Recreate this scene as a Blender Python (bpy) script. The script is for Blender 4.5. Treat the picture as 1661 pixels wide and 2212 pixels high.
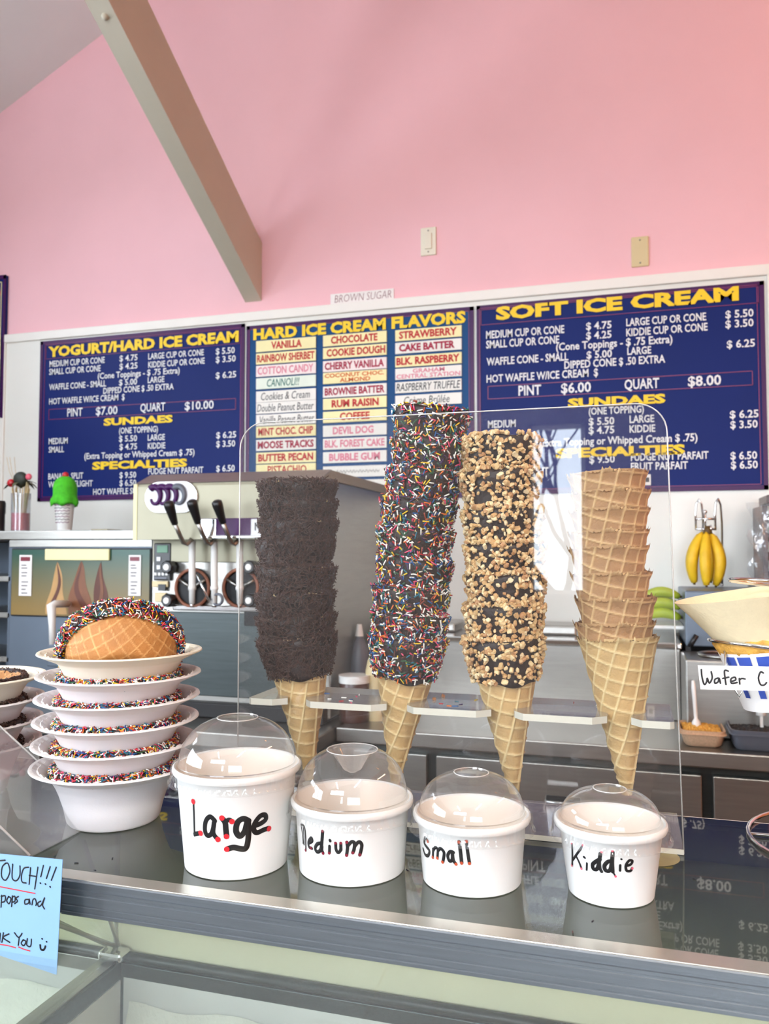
import bpy, bmesh, math, random
import numpy as np
from mathutils import Vector, Matrix
random.seed(7); RNG = np.random.default_rng(11)
for o in list(bpy.data.objects): bpy.data.objects.remove(o)
SC = bpy.context.scene; COL = SC.collection
PI = math.pi
# ------------------------------------------------------------ camera
F = 1750.0
YAW, PIT = math.radians(16.7), math.radians(2.75)
CAM = Vector((0, 0, 1.56))
FW = Vector((-math.sin(YAW)*math.cos(PIT), math.cos(YAW)*math.cos(PIT), math.sin(PIT)))
RT = Vector((math.cos(YAW), math.sin(YAW), 0)); UP = RT.cross(FW)
cd = bpy.data.cameras.new('camera'); cam = bpy.data.objects.new('camera', cd); COL.objects.link(cam)
m3 = Matrix((RT, UP, -FW)).transposed()
cam.matrix_world = Matrix.Translation(CAM) @ m3.to_4x4()
cd.sensor_fit = 'VERTICAL'; cd.sensor_height = 36.0; cd.lens = F/2212*36.0
cd.clip_start = 0.02
cd.dof.use_dof = True; cd.dof.focus_distance = 0.80; cd.dof.aperture_fstop = 13.0
SC.camera = cam
# ------------------------------------------------------------ view, world, lights
SC.view_settings.view_transform = 'Standard'; SC.view_settings.look = 'None'
SC.view_settings.gamma = 1.0; SC.view_settings.exposure = 0.52
SC.view_settings.use_curve_mapping = False
w = bpy.data.worlds.new('sky'); SC.world = w; w.use_nodes = True
bg = w.node_tree.nodes['Background']; bg.inputs[0].default_value = (0.80, 0.90, 1.0, 1); bg.inputs[1].default_value = 8.5
SC.cycles.use_denoising = True
SC.cycles.max_bounces = 10; SC.cycles.diffuse_bounces = 4; SC.cycles.glossy_bounces = 5
SC.cycles.transparent_max_bounces = 24; SC.cycles.transmission_bounces = 6
SC.cycles.caustics_reflective = False; SC.cycles.caustics_refractive = False
SC.cycles.sample_clamp_indirect = 4.0
def area(name, loc, target, sx, sy, power, col, portal=False):
    l = bpy.data.lights.new(name, 'AREA'); l.shape = 'RECTANGLE'; l.size = sx; l.size_y = sy
    l.energy = power; l.color = col
    if portal: l.cycles.is_portal = True
    o = bpy.data.objects.new(name, l); COL.objects.link(o); o.location = loc
    o.rotation_euler = (Vector(target)-Vector(loc)).to_track_quat('-Z', 'Y').to_euler(); return o
# area lights just outside the windows, two of them added fill (openings are in wall_back and wall_left, below)
area('gable_fill', (-1.5, -4.05, 3.15), (-2.0, 3, 2.4), 2.6, 0.9, 84, (0.85, 0.87, 1.0))  # added fill through an unseen gable opening, lights the pink wall head on
area('daylight_front', (1.75, -4.05, 1.75), (0.6, 3, 1.6), 2.5, 1.6, 5, (1.0, 0.92, 0.84))
area('daylight_left', (-3.50, -0.9, 1.9), (0, -0.9, 1.9), 3.0, 1.4, 36, (0.84, 0.88, 1.0))
area('left_high_fill', (-3.50, 1.35, 2.9), (-2.4, 2.0, 2.9), .9, .6, 3, (0.84, 0.82, 1.0))  # added fill, brightens the left part of the front wall
#area('daylight_pane', (-0.47, -4.06, 1.85), (-0.47, 3, 1.85), 0.42, 1.2, 26, (0.86, 0.94, 1.0))

# ------------------------------------------------------------ pixel -> world
def ray(px, py): return FW + RT*((px-830.5)/F) + UP*((1106-py)/F)
def at_y(px, py, Y): r = ray(px, py); return CAM + r*(Y/r.y)
def at_z(px, py, Z): r = ray(px, py); return CAM + r*((Z-CAM.z)/r.z)
def at_d(px, py, d): return CAM + ray(px, py)*d
# ------------------------------------------------------------ materials
def lin(c):
    return tuple(((x/255)/12.92 if x/255 <= .04045 else (((x/255)+.055)/1.055)**2.4) for x in c)
def rgba(c): return (*lin(c), 1)
def mat(name, c, rough=.5, metal=0, noise=0.0, nscale=20, bump=0.0, bscale=200, sss=0, coat=0, attr=None, spec=.5, aniso=None):
    m = bpy.data.materials.new(name); m.use_nodes = True; nt = m.node_tree; b = nt.nodes['Principled BSDF']
    b.inputs['Base Color'].default_value = rgba(c); b.inputs['Roughness'].default_value = rough
    b.inputs['Metallic'].default_value = metal; b.inputs['Specular IOR Level'].default_value = spec
    if coat: b.inputs['Coat Weight'].default_value = coat; b.inputs['Coat Roughness'].default_value = .15
    if sss:
        b.inputs['Subsurface Weight'].default_value = sss; b.inputs['Subsurface Radius'].default_value = (.004, .003, .002); b.inputs['Subsurface Scale'].default_value = 1
    tc = nt.nodes.new('ShaderNodeTexCoord')
    src = None
    if attr:
        a = nt.nodes.new('ShaderNodeAttribute'); a.attribute_name = attr; src = a.outputs['Color']
    if noise:
        n = nt.nodes.new('ShaderNodeTexNoise'); n.inputs['Scale'].default_value = nscale; n.inputs['Detail'].default_value = 4
        if aniso:
            mp = nt.nodes.new('ShaderNodeMapping'); mp.inputs['Scale'].default_value = aniso
            nt.links.new(tc.outputs['Object'], mp.inputs[0]); nt.links.new(mp.outputs[0], n.inputs['Vector'])
        else: nt.links.new(tc.outputs['Object'], n.inputs['Vector'])
        mr = nt.nodes.new('ShaderNodeMapRange'); mr.inputs[1].default_value = .3; mr.inputs[2].default_value = .7
        mr.inputs[3].default_value = 1-noise; mr.inputs[4].default_value = 1+noise*.6
        nt.links.new(n.outputs[0], mr.inputs[0])
        mx = nt.nodes.new('ShaderNodeVectorMath'); mx.operation = 'SCALE'
        if src: nt.links.new(src, mx.inputs[0])
        else: mx.inputs[0].default_value = lin(c)
        nt.links.new(mr.outputs[0], mx.inputs['Scale']); src = mx.outputs[0]
    if src: nt.links.new(src, b.inputs['Base Color'])
    if bump:
        n = nt.nodes.new('ShaderNodeTexNoise'); n.inputs['Scale'].default_value = bscale; n.inputs['Detail'].default_value = 3
        if aniso:
            mp = nt.nodes.new('ShaderNodeMapping'); mp.inputs['Scale'].default_value = aniso
            nt.links.new(tc.outputs['Object'], mp.inputs[0]); nt.links.new(mp.outputs[0], n.inputs['Vector'])
        else: nt.links.new(tc.outputs['Object'], n.inputs['Vector'])
        bm_ = nt.nodes.new('ShaderNodeBump'); bm_.inputs['Strength'].default_value = bump; bm_.inputs['Distance'].default_value = .002
        nt.links.new(n.outputs[0], bm_.inputs['Height']); nt.links.new(bm_.outputs[0], b.inputs['Normal'])
    return m
def clear(name, tint=(1, 1, 1), f0=.04, rough=.0, haze=0.0, hazecol=(1, 1, 1), smudge=0):
    """thin clear sheet: transparent body, Schlick reflection on each face, a little surface haze"""
    m = bpy.data.materials.new(name); m.use_nodes = True; nt = m.node_tree; nt.nodes.clear()
    out = nt.nodes.new('ShaderNodeOutputMaterial'); T = nt.nodes.new('ShaderNodeBsdfTransparent'); G = nt.nodes.new('ShaderNodeBsdfGlossy')
    T.inputs[0].default_value = (*tint, 1); G.inputs['Roughness'].default_value = rough
    g = nt.nodes.new('ShaderNodeNewGeometry'); d = nt.nodes.new('ShaderNodeVectorMath'); d.operation = 'DOT_PRODUCT'
    nt.links.new(g.outputs['Normal'], d.inputs[0]); nt.links.new(g.outputs['Incoming'], d.inputs[1])
    def mth(op, a, b=None):
        n = nt.nodes.new('ShaderNodeMath'); n.operation = op
        for i, v in enumerate((a, b)):
            if v is None: continue
            if isinstance(v, (int, float)): n.inputs[i].default_value = v
            else: nt.links.new(v, n.inputs[i])
        return n.outputs[0]
    ab = mth('ABSOLUTE', d.outputs['Value']); iv = mth('SUBTRACT', 1.0, ab); pw = mth('POWER', iv, 5.0)
    fr = mth('ADD', mth('MULTIPLY', pw, 1-f0), f0)
    mx = nt.nodes.new('ShaderNodeMixShader'); nt.links.new(fr, mx.inputs[0]); nt.links.new(T.outputs[0], mx.inputs[1]); nt.links.new(G.outputs[0], mx.inputs[2])
    res = mx.outputs[0]
    if haze:
        D = nt.nodes.new('ShaderNodeBsdfDiffuse'); D.inputs[0].default_value = (*hazecol, 1)
        m2 = nt.nodes.new('ShaderNodeMixShader'); nt.links.new(res, m2.inputs[1]); nt.links.new(D.outputs[0], m2.inputs[2])
        if smudge:
            tc = nt.nodes.new('ShaderNodeTexCoord'); n = nt.nodes.new('ShaderNodeTexNoise'); n.inputs['Scale'].default_value = 6; n.inputs['Detail'].default_value = 6
            nt.links.new(tc.outputs['Object'], n.inputs['Vector'])
            nt.links.new(mth('MULTIPLY', n.outputs[0], haze*2), m2.inputs[0])
        else: m2.inputs[0].default_value = haze
        res = m2.outputs[0]
    nt.links.new(res, out.inputs[0]); return m
M = {}
M['pink'] = mat('pink_wall_paint', (240, 190, 196), .75, noise=.03, nscale=3, bump=.1, bscale=90)
M['white_ceiling'] = mat('white_ceiling_paint', (230, 240, 240), .9, noise=.02, nscale=3)
M['beam'] = mat('beam_paint', (196, 190, 172), .7, noise=.03, nscale=6)
M['rear_wall'] = mat('rear_wall_paint', (120, 112, 104), .8, noise=.04, nscale=3)
M['wall_orange'] = mat('warm_bounce_orange', (214, 134, 86), .8, noise=.03, nscale=3)  # orange put on the unseen right wall to bounce warm light
M['floor'] = mat('floor_tile', (104, 102, 98), .5, noise=.08, nscale=6)
M['board_white'] = mat('white_laminate', (232, 232, 224), .35, noise=.02, nscale=4)
M['trim_white'] = mat('white_trim', (238, 236, 228), .4, noise=.02, nscale=8)
M['blue'] = mat('sign_blue', (0, 28, 100), .5, noise=.06, nscale=3, spec=.2)
M['blue_mid'] = mat('sign_blue_mid', (6, 70, 122), .45, noise=.06, nscale=3, spec=.2)
M['purple'] = mat('sign_purple', (64, 12, 78), .4, noise=.05, nscale=5, spec=.3)
M['redline'] = mat('sign_red_line', (120, 28, 90), .4, noise=.05, nscale=5)
M['yellow'] = mat('sign_yellow', (244, 206, 8), .5, noise=.04, nscale=20)
M['white_ink'] = mat('sign_white_letters', (232, 234, 236), .5, noise=.02, nscale=20)
M['red_ink'] = mat('red_ink', (190, 36, 40), .6, noise=.06, nscale=50)
M['crimson_ink'] = mat('crimson_ink', (165, 22, 60), .6, noise=.06, nscale=50)
M['pink_ink'] = mat('pink_ink', (222, 130, 150), .6, noise=.06, nscale=50)
M['orange_ink'] = mat('orange_ink', (216, 110, 50), .6, noise=.06, nscale=50)
M['green_ink'] = mat('green_ink', (50, 120, 110), .6, noise=.06, nscale=50)
M['grey_ink'] = mat('grey_ink', (72, 72, 74), .6, noise=.06, nscale=50)
M['black_ink'] = mat('black_marker', (14, 14, 16), .4, noise=.1, nscale=90)
M['red_marker'] = mat('red_marker', (196, 34, 44), .4, noise=.1, nscale=90)
M['rust_marker'] = mat('rust_marker', (176, 70, 38), .4, noise=.1, nscale=90)
M['wine_marker'] = mat('wine_marker', (120, 20, 42), .4, noise=.1, nscale=90)
M['pink_marker'] = mat('pink_marker', (222, 96, 116), .4, noise=.1, nscale=90)
M['strip_yellow'] = mat('strip_yellow', (242, 232, 172), .5, noise=.04, nscale=20)
M['strip_white'] = mat('strip_white', (236, 234, 226), .5, noise=.03, nscale=20)
M['strip_pink'] = mat('strip_pink', (240, 226, 222), .5, noise=.03, nscale=20)
M['strip_green'] = mat('strip_green', (224, 234, 218), .5, noise=.03, nscale=20)
M['paper'] = mat('white_paper', (238, 234, 230), .7, noise=.02, nscale=30)
M['blue_paper'] = mat('blue_paper', (128, 168, 212), .7, noise=.04, nscale=14)
M['steel'] = mat('brushed_steel', (168, 166, 160), .34, 1, noise=.08, nscale=8, bump=.15, bscale=120, aniso=(1, 1, 14))
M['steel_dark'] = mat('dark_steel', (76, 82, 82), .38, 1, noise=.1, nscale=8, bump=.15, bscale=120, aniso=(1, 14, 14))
M['steel_cream'] = mat('painted_steel_cream', (166, 162, 140), .5, .35, noise=.05, nscale=6)
M['alu'] = mat('grooved_aluminium', (126, 132, 138), .36, .9, noise=.08, nscale=10, bump=.2, bscale=200, aniso=(1, 30, 30))
M['alu_top'] = mat('polished_aluminium_lip', (205, 200, 188), .25, .8, noise=.05, nscale=10)
M['chrome'] = mat('chrome', (225, 225, 225), .12, 1, noise=.02, nscale=10)
M['black'] = mat('black_plastic', (20, 20, 22), .35, noise=.1, nscale=30)
M['dark'] = mat('dark_recess', (26, 26, 28), .6, noise=.1, nscale=30)
M['rubber'] = mat('black_gasket', (18, 22, 20), .4, noise=.1, nscale=30)
M['knob'] = mat('brown_black_knob', (58, 46, 40), .4, noise=.1, nscale=50)
M['foam'] = mat('white_foam', (236, 230, 228), .55, noise=.015, nscale=30, sss=.15, bump=.05, bscale=500)
M['foam_cream'] = mat('cream_foam', (236, 228, 208), .55, noise=.015, nscale=30, sss=.15)
M['cup'] = mat('white_paper_cup', (238, 238, 234), .4, noise=.01, nscale=20)
M['cup_in'] = mat('cup_inside', (234, 224, 212), .45, noise=.015, nscale=20)
M['choc'] = mat('dipped_chocolate', (36, 20, 16), .5, noise=.25, nscale=60, bump=.6, bscale=250)
M['choc_sprk'] = mat('chocolate_sprinkles', (68, 42, 32), .5, noise=.3, nscale=150)
M['sprk'] = mat('sugar_sprinkles', (255, 255, 255), .35, attr='Col', noise=.05, nscale=200)
M['nuts'] = mat('chopped_nuts', (214, 170, 110), .55, attr='Col', noise=.12, nscale=200)
M['waffle'] = mat('waffle_cone', (205, 160, 100), .6, attr='Col', noise=.12, nscale=70, bump=.3, bscale=500)
M['pastry'] = mat('wafer_cream', (240, 222, 182), .6, noise=.06, nscale=60, bump=.2, bscale=300)
M['frost'] = mat('frost', (226, 226, 212), .9, noise=.05, nscale=30, bump=.9, bscale=160)
M['tub'] = mat('white_freezer_wall', (206, 206, 200), .6, noise=.05, nscale=8)
M['pale_green'] = mat('pale_case_panel', (216, 212, 180), .4, noise=.04, nscale=4)
M['green_screen'] = mat('lcd_green', (90, 140, 110), .4, noise=.05, nscale=30)
M['banana'] = mat('banana_yellow', (228, 186, 32), .5, noise=.12, nscale=26)
M['banana_tip'] = mat('banana_stem', (92, 70, 30), .6, noise=.2, nscale=60)
M['banana_green'] = mat('banana_green', (166, 184, 50), .5, noise=.1, nscale=26)
M['bright_green'] = mat('green_plush', (70, 190, 30), .8, noise=.2, nscale=50, bump=.8, bscale=150)
M['red'] = mat('glossy_red', (190, 20, 36), .3, noise=.1, nscale=30)
M['pink_liquid'] = mat('pink_fill', (206, 84, 104), .4, noise=.08, nscale=30)
M['stick'] = mat('pale_wood_stick', (206, 184, 140), .7, noise=.15, nscale=60)
M['leaf_dark'] = mat('dark_leaf', (38, 44, 34), .6, noise=.3, nscale=40)
M['olive'] = mat('olive_leaf', (84, 84, 58), .6, noise=.3, nscale=40)
M['crumb'] = mat('nut_crumbs', (214, 160, 70), .7, noise=.3, nscale=120, bump=1, bscale=200)
M['crumb_pale'] = mat('pale_nuts', (206, 172, 140), .7, noise=.15, nscale=200)
M['tubplastic'] = mat('frosted_plastic', (196, 196, 200), .35, noise=.03, nscale=20)
M['greyplastic'] = mat('grey_plastic', (92, 96, 106), .4, noise=.06, nscale=20)
M['whiteplastic'] = mat('white_plastic', (232, 232, 228), .35, noise=.02, nscale=20)
M['switch'] = mat('ivory_plastic', (232, 226, 206), .4, noise=.02, nscale=20)
M['almond'] = mat('almond_plastic', (214, 196, 150), .4, noise=.02, nscale=20)
M['blue_print'] = mat('blue_print', (58, 84, 172), .5, noise=.05, nscale=20)
M['bluegrey'] = mat('blue_grey_enamel', (104, 116, 130), .35, .3, noise=.08, nscale=5)
M['acrylic_edge'] = mat('acrylic_cut_edge', (214, 210, 196), .2, noise=.02, nscale=20)
M['brown'] = mat('brown_sauce', (66, 34, 26), .3, noise=.1, nscale=20)
M['silicone'] = mat('yellowed_silicone', (150, 138, 92), .35, noise=.15, nscale=60)
M['tan1'] = mat('softserve_tan', (190, 148, 92), .5, noise=.12, nscale=14)
M['tan2'] = mat('softserve_brown', (124, 76, 46), .5, noise=.2, nscale=14)
M['tan3'] = mat('softserve_dark', (96, 50, 34), .5, noise=.2, nscale=14)
M['tree'] = mat('bark', (96, 76, 58), .9, noise=.3, nscale=10)
M['grass'] = mat('grass', (120, 116, 84), .9, noise=.3, nscale=2)
M['lamp_house'] = mat('lamp_housing', (230, 230, 226), .5, noise=.02, nscale=10)
M['acrylic'] = clear('clear_acrylic', (.97, .975, .97), .045, .012, haze=.010, hazecol=(.8, .8, .82), smudge=1)
M['acrylic_shelf'] = clear('clear_acrylic_shelf', (.93, .94, .93), .09, .03, haze=.14, hazecol=(.86, .84, .86))
M['glass_top'] = clear('tinted_counter_glass', (.47, .49, .49), .085, .004, haze=.015, hazecol=(.6, .62, .62), smudge=1)
M['glass'] = clear('front_glass', (.93, .95, .93), .05, .0, haze=.02, hazecol=(.8, .85, .85), smudge=1)
M['dome'] = clear('clear_lid_plastic', (.95, .95, .945), .10, .03, haze=.04, hazecol=(.9, .9, .9))
M['bag'] = clear('clear_plastic_bag', (.9, .91, .92), .07, .08, haze=.08, hazecol=(.8, .85, .9))
M['clear_edge'] = clear('clear_cut_edge', (.8, .8, .78), .2, .1, haze=.4, hazecol=(.9, .88, .84))
M['dent'] = clear('clear_moulded_dent', (.86, .86, .85), .2, .05, haze=.12, hazecol=(.9, .9, .9))
def emit(name, c, s):
    m = bpy.data.materials.new(name); m.use_nodes = True; nt = m.node_tree; nt.nodes.clear()
    e = nt.nodes.new('ShaderNodeEmission'); e.inputs[0].default_value = rgba(c); e.inputs[1].default_value = s
    o = nt.nodes.new('ShaderNodeOutputMaterial'); nt.links.new(e.outputs[0], o.inputs[0]); return m
M['tube_glow'] = emit('fluorescent_tube', (255, 240, 214), 14)
def gradient_mat(name, c0, c1, z0, z1):
    m = mat(name, c0, .35); nt = m.node_tree; tc = nt.nodes.new('ShaderNodeTexCoord'); s = nt.nodes.new('ShaderNodeSeparateXYZ')
    mr = nt.nodes.new('ShaderNodeMapRange'); mr.inputs[1].default_value = z0; mr.inputs[2].default_value = z1
    mx = nt.nodes.new('ShaderNodeMix'); mx.data_type = 'RGBA'; mx.inputs[6].default_value = rgba(c0); mx.inputs[7].default_value = rgba(c1)
    nt.links.new(tc.outputs['Object'], s.inputs[0]); nt.links.new(s.outputs[2], mr.inputs[0]); nt.links.new(mr.outputs[0], mx.inputs[0])
    nt.links.new(mx.outputs[2], nt.nodes['Principled BSDF'].inputs['Base Color']); return m
# ------------------------------------------------------------ mesh helpers
class MB:
    def __init__(s): s.v = []; s.f = []; s.c = []
    def add(s, v, f, col=None):
        n = len(s.v); s.v += [tuple(p) for p in v]; s.f += [tuple(i+n for i in q) for q in f]
        if col is not None: s.c += [col]*len(v)
        return s
    def box(s, a, b, bev=0):
        x0, y0, z0 = (min(a[i], b[i]) for i in range(3)); x1, y1, z1 = (max(a[i], b[i]) for i in range(3))
        if bev:
            bm = bmesh.new(); bmesh.ops.create_cube(bm, size=1)
            for v in bm.verts: v.co = Vector(((x0+x1)/2+v.co.x*(x1-x0), (y0+y1)/2+v.co.y*(y1-y0), (z0+z1)/2+v.co.z*(z1-z0)))
            bmesh.ops.bevel(bm, geom=bm.edges[:], offset=bev, segments=2, affect='EDGES', profile=.5)
            bm.verts.index_update(); s.add([v.co for v in bm.verts], [[v.index for v in f.verts] for f in bm.faces]); bm.free(); return s
        return s.add([(x0, y0, z0), (x1, y0, z0), (x1, y1, z0), (x0, y1, z0), (x0, y0, z1), (x1, y0, z1), (x1, y1, z1), (x0, y1, z1)],
                     [(0, 3, 2, 1), (4, 5, 6, 7), (0, 1, 5, 4), (1, 2, 6, 5), (2, 3, 7, 6), (3, 0, 4, 7)])
    def lathe(s, prof, n=48, c=(0, 0, 0), rfun=None, mtx=None):
        V = []; k = len(prof)
        for i in range(n):
            a = 2*PI*i/n
            for j, (r, z) in enumerate(prof):
                if rfun: r, z = rfun(a, j, r, z)
                V.append(Vector((c[0]+r*math.cos(a), c[1]+r*math.sin(a), c[2]+z)))
        if mtx: V = [mtx @ p for p in V]
        Fc = [(i*k+j, ((i+1) % n)*k+j, ((i+1) % n)*k+j+1, i*k+j+1) for i in range(n) for j in range(k-1)]
        return s.add(V, Fc)
    def disc(s, c, r, n=32, up=True, mtx=None):
        V = [Vector((c[0]+r*math.cos(2*PI*i/n), c[1]+r*math.sin(2*PI*i/n), c[2])) for i in range(n)]
        if mtx: V = [mtx @ p for p in V]
        return s.add(V, [tuple(range(n)) if up else tuple(reversed(range(n)))])
    def tube(s, pts, r, n=8, closed=False, caps=True):
        pts = [Vector(p) for p in pts]; k = len(pts); rs = r if isinstance(r, (list, tuple)) else [r]*k
        V = []; prev = None
        for i, p in enumerate(pts):
            if closed: t = pts[(i+1) % k]-pts[i-1]
            else: t = pts[min(i+1, k-1)]-pts[max(i-1, 0)]
            t.normalize()
            if prev is None:
                a = Vector((0, 0, 1)) if abs(t.z) < .9 else Vector((1, 0, 0)); u = t.cross(a).normalized()
            else: u = (prev-t*prev.dot(t)).normalized()
            prev = u; w_ = t.cross(u)
            V += [p+(u*math.cos(2*PI*j/n)+w_*math.sin(2*PI*j/n))*rs[i] for j in range(n)]
        Fc = [(i*n+j, i*n+(j+1) % n, ((i+1) % k)*n+(j+1) % n, ((i+1) % k)*n+j) for i in range(k if closed else k-1) for j in range(n)]
        if caps and not closed: Fc += [tuple(reversed(range(n))), tuple(range((k-1)*n, k*n))]
        return s.add(V, Fc)
    def prism(s, poly, z0, z1):
        n = len(poly); V = [(x, y, z0) for x, y in poly]+[(x, y, z1) for x, y in poly]
        return s.add(V, [tuple(reversed(range(n))), tuple(range(n, 2*n))]+[(i, (i+1) % n, n+(i+1) % n, n+i) for i in range(n)])
    def quad(s, *p, t=0, nrm=None):
        if not t: return s.add(p, [tuple(range(len(p)))])
        n = len(p); q = [Vector(x)+Vector(nrm)*t for x in p]
        return s.add(list(p)+q, [tuple(reversed(range(n))), tuple(range(n, 2*n))]+[(i, (i+1) % n, n+(i+1) % n, n+i) for i in range(n)])
    def ball(s, c, r, n=12, sc=(1, 1, 1)):
        pr = [(r*math.sin(PI*i/n)+1e-5, -r*math.cos(PI*i/n)) for i in range(n+1)]
        mt = Matrix.Translation(c) @ Matrix.Diagonal((*sc, 1)); return s.lathe(pr, n*2, mtx=mt)
    def mesh(s, name, smooth=True):
        me = bpy.data.meshes.new(name); me.from_pydata([tuple(v) for v in s.v], [], s.f)
        if s.c:
            a = me.color_attributes.new('Col', 'FLOAT_COLOR', 'POINT')
            a.data.foreach_set('color', np.array([(*q, 1) for q in s.c], dtype=np.float32).ravel())
        if smooth: me.shade_smooth() if hasattr(me, 'shade_smooth') else None
        return me
    def build(s, name, m, parent=None, smooth=False, kind=None, sharp=None):
        me = s.mesh(name, smooth)
        if smooth and sharp: me.set_sharp_from_angle(angle=math.radians(sharp))
        me.materials.append(m); return link(name, me, parent, kind)
def link(name, me, parent=None, kind=None):
    o = bpy.data.objects.new(name, me); COL.objects.link(o)
    if parent: o.parent = parent; o.matrix_parent_inverse = Matrix.Translation(-parent.location) if parent.rotation_euler[:] == (0, 0, 0) and not parent.parent else Matrix()
    if kind: o['kind'] = kind
    return o
def tag(o, label=None, cat=None, group=None, kind=None):
    if label: o['label'] = label
    if cat: o['category'] = cat
    if group: o['group'] = group
    if kind: o['kind'] = kind
    return o
def empty(name, loc, label=None, cat=None, group=None):
    o = bpy.data.objects.new(name, None); COL.objects.link(o); o.location = loc; o.empty_display_size = .02
    return tag(o, label, cat, group)
def struct(name, mb, m): o = mb.build(name, m); o['kind'] = 'structure'; return o
# text: the built-in font turned into a flat mesh in a given plane (origin, x axis, up axis), fitted to width and cap height
_tc = {}
def text_geom(s, bold):
    k = (s, bold)
    if k in _tc: return _tc[k]
    cu = bpy.data.curves.new('t', 'FONT'); cu.body = s; cu.size = 1; cu.offset = bold; cu.resolution_u = 2; cu.fill_mode = 'FRONT'
    o = bpy.data.objects.new('t', cu); COL.objects.link(o)
    dg = bpy.context.evaluated_depsgraph_get(); me = bpy.data.meshes.new_from_object(o.evaluated_get(dg))
    V = np.array([v.co[:] for v in me.vertices]); Fs = [tuple(p.vertices) for p in me.polygons]
    bpy.data.objects.remove(o); bpy.data.curves.remove(cu); bpy.data.meshes.remove(me)
    _tc[k] = (V, Fs); return _tc[k]
CAPH = .655
def text_on(mb, s, O, xv, zv, width, cap, bold=.0, slant=0, off=0):
    V, Fs = text_geom(s, bold); x0, x1 = V[:, 0].min(), V[:, 0].max()
    k = width/(x1-x0); q = cap/(CAPH+2*bold); O = Vector(O); xv = Vector(xv); zv = Vector(zv)
    P = [O+xv*((v[0]-x0)*k+slant*v[1]*q)+zv*((v[1]+bold)*q) for v in V]
    mb.add(P, Fs)
# ============================================================ the room
YB, XL, XR, YR = 3.26, -3.4, 3.2, -4.0
P0 = at_y(0, 245, YB); P1 = at_y(310, 5, YB); SL = (P1.z-P0.z)/(P1.x-P0.x)
def zceil(x): return P0.z+SL*(x-P0.x) if x < 1.5 else P0.z+SL*(3.0-x-P0.x)
def wallpoly(mb, y, t):
    pts = [(XL-.1, 0), (XR+.1, 0), (XR+.1, zceil(XR)), (1.5, zceil(1.5)), (XL-.1, zceil(XL-.1))]
    mb.add([(x, y, z) for x, z in pts]+[(x, y+t, z) for x, z in pts],
           [tuple(range(5)), tuple(reversed(range(5, 10)))]+[(i, i+5, (i+1) % 5+5, (i+1) % 5) for i in range(5)])
mb = MB(); wallpoly(mb, YB, .15); struct('wall_front', mb, M['pink'])
struct('floor', MB().box((XL-.1, YR-.1, -.1), (XR+.1, YB+.15, 0)), M['floor'])
mb = MB()
for xa, xb in ((XL-.1, 1.5), (1.5, XR+.1)):
    mb.add([(xa, YR-.1, zceil(xa)), (xb, YR-.1, zceil(xb)), (xb, YB+.15, zceil(xb)), (xa, YB+.15, zceil(xa)),
            (xa, YR-.1, zceil(xa)+.1), (xb, YR-.1, zceil(xb)+.1), (xb, YB+.15, zceil(xb)+.1), (xa, YB+.15, zceil(xa)+.1)],
           [(0, 3, 2, 1), (4, 5, 6, 7), (0, 1, 5, 4), (1, 2, 6, 5), (2, 3, 7, 6), (3, 0, 4, 7)])
struct('ceiling', mb, M['white_ceiling'])
struct('wall_right', MB().box((XR, YR, 0), (XR+.1, YB, zceil(XR))), M['wall_orange'])
# left wall with one wide window and a high opening added for light
mb = MB(); LY0, LY1, LZ0, LZ1 = -2.4, .65, 1.2, 2.6
mb = MB(); mb.box((XL-.1, YR, 0), (XL, .75, LZ0)); mb.box((XL-.1, .75, 0), (XL, YB, 2.55))
mb.box((XL-.1, YR, LZ1), (XL, .75, zceil(XL))); mb.box((XL-.1, YR, LZ0), (XL, LY0, LZ1)); mb.box((XL-.1, .65, LZ0), (XL, .85, LZ1))
mb.box((XL-.1, .75, LZ1), (XL, .85, zceil(XL))); mb.box((XL-.1, .85, 3.2), (XL, YB, zceil(XL))); mb.box((XL-.1, 2.2, 2.55), (XL, YB, 3.2)); struct('wall_left', mb, M['rear_wall'])
mb = MB()
for y in (.85, 1.5, 2.14): mb.box((XL-.08, y, 2.55), (XL-.03, y+.06, 3.2))
for z in (2.55, 3.14): mb.box((XL-.08, .85, z), (XL-.03, 2.2, z+.06))
struct('window_5', mb, M['trim_white'])  # unseen window added to let more light onto the left wall end
mb = MB()
for y in (LY0, -1.4, -.4, LY1-.06): mb.box((XL-.08, y, LZ0), (XL-.03, y+.06, LZ1))
mb.box((XL-.08, LY0, LZ0), (XL-.03, LY1, LZ0+.06)); mb.box((XL-.08, LY0, LZ1-.06), (XL-.03, LY1, LZ1)); struct('window_1', mb, M['trim_white'])
# rear wall (behind the camera): openings = gable strip added to light the pink wall, narrow pane, wide shop window
holes = [(-2.85, -.15, 2.72, 3.58), (-.66, -.27, 1.26, 2.44), (.5, 3.0, .95, 2.5)]
xs = sorted({XL-.1, XR+.1, *[h[0] for h in holes], *[h[1] for h in holes]}); zs = [0, .95, 1.26, 2.44, 2.5, 2.72, 3.58]
mb = MB()
for a, b in zip(xs, xs[1:]):
    for c, d in zip(zs, zs[1:]):
        if any(h[0] <= a and b <= h[1] and h[2] <= c and d <= h[3] for h in holes): continue
        mb.box((a, YR-.1, c), (b, YR, d))
zt = 3.58
mb.add([(XL-.1, YR, zt), (XR+.1, YR, zt), (XR+.1, YR, max(zt, zceil(XR))), (1.5, YR, zceil(1.5)), (XL-.1, YR, max(zt, zceil(XL-.1)))], [(0, 1, 2, 3, 4)])
struct('wall_back', mb, M['rear_wall'])
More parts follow.
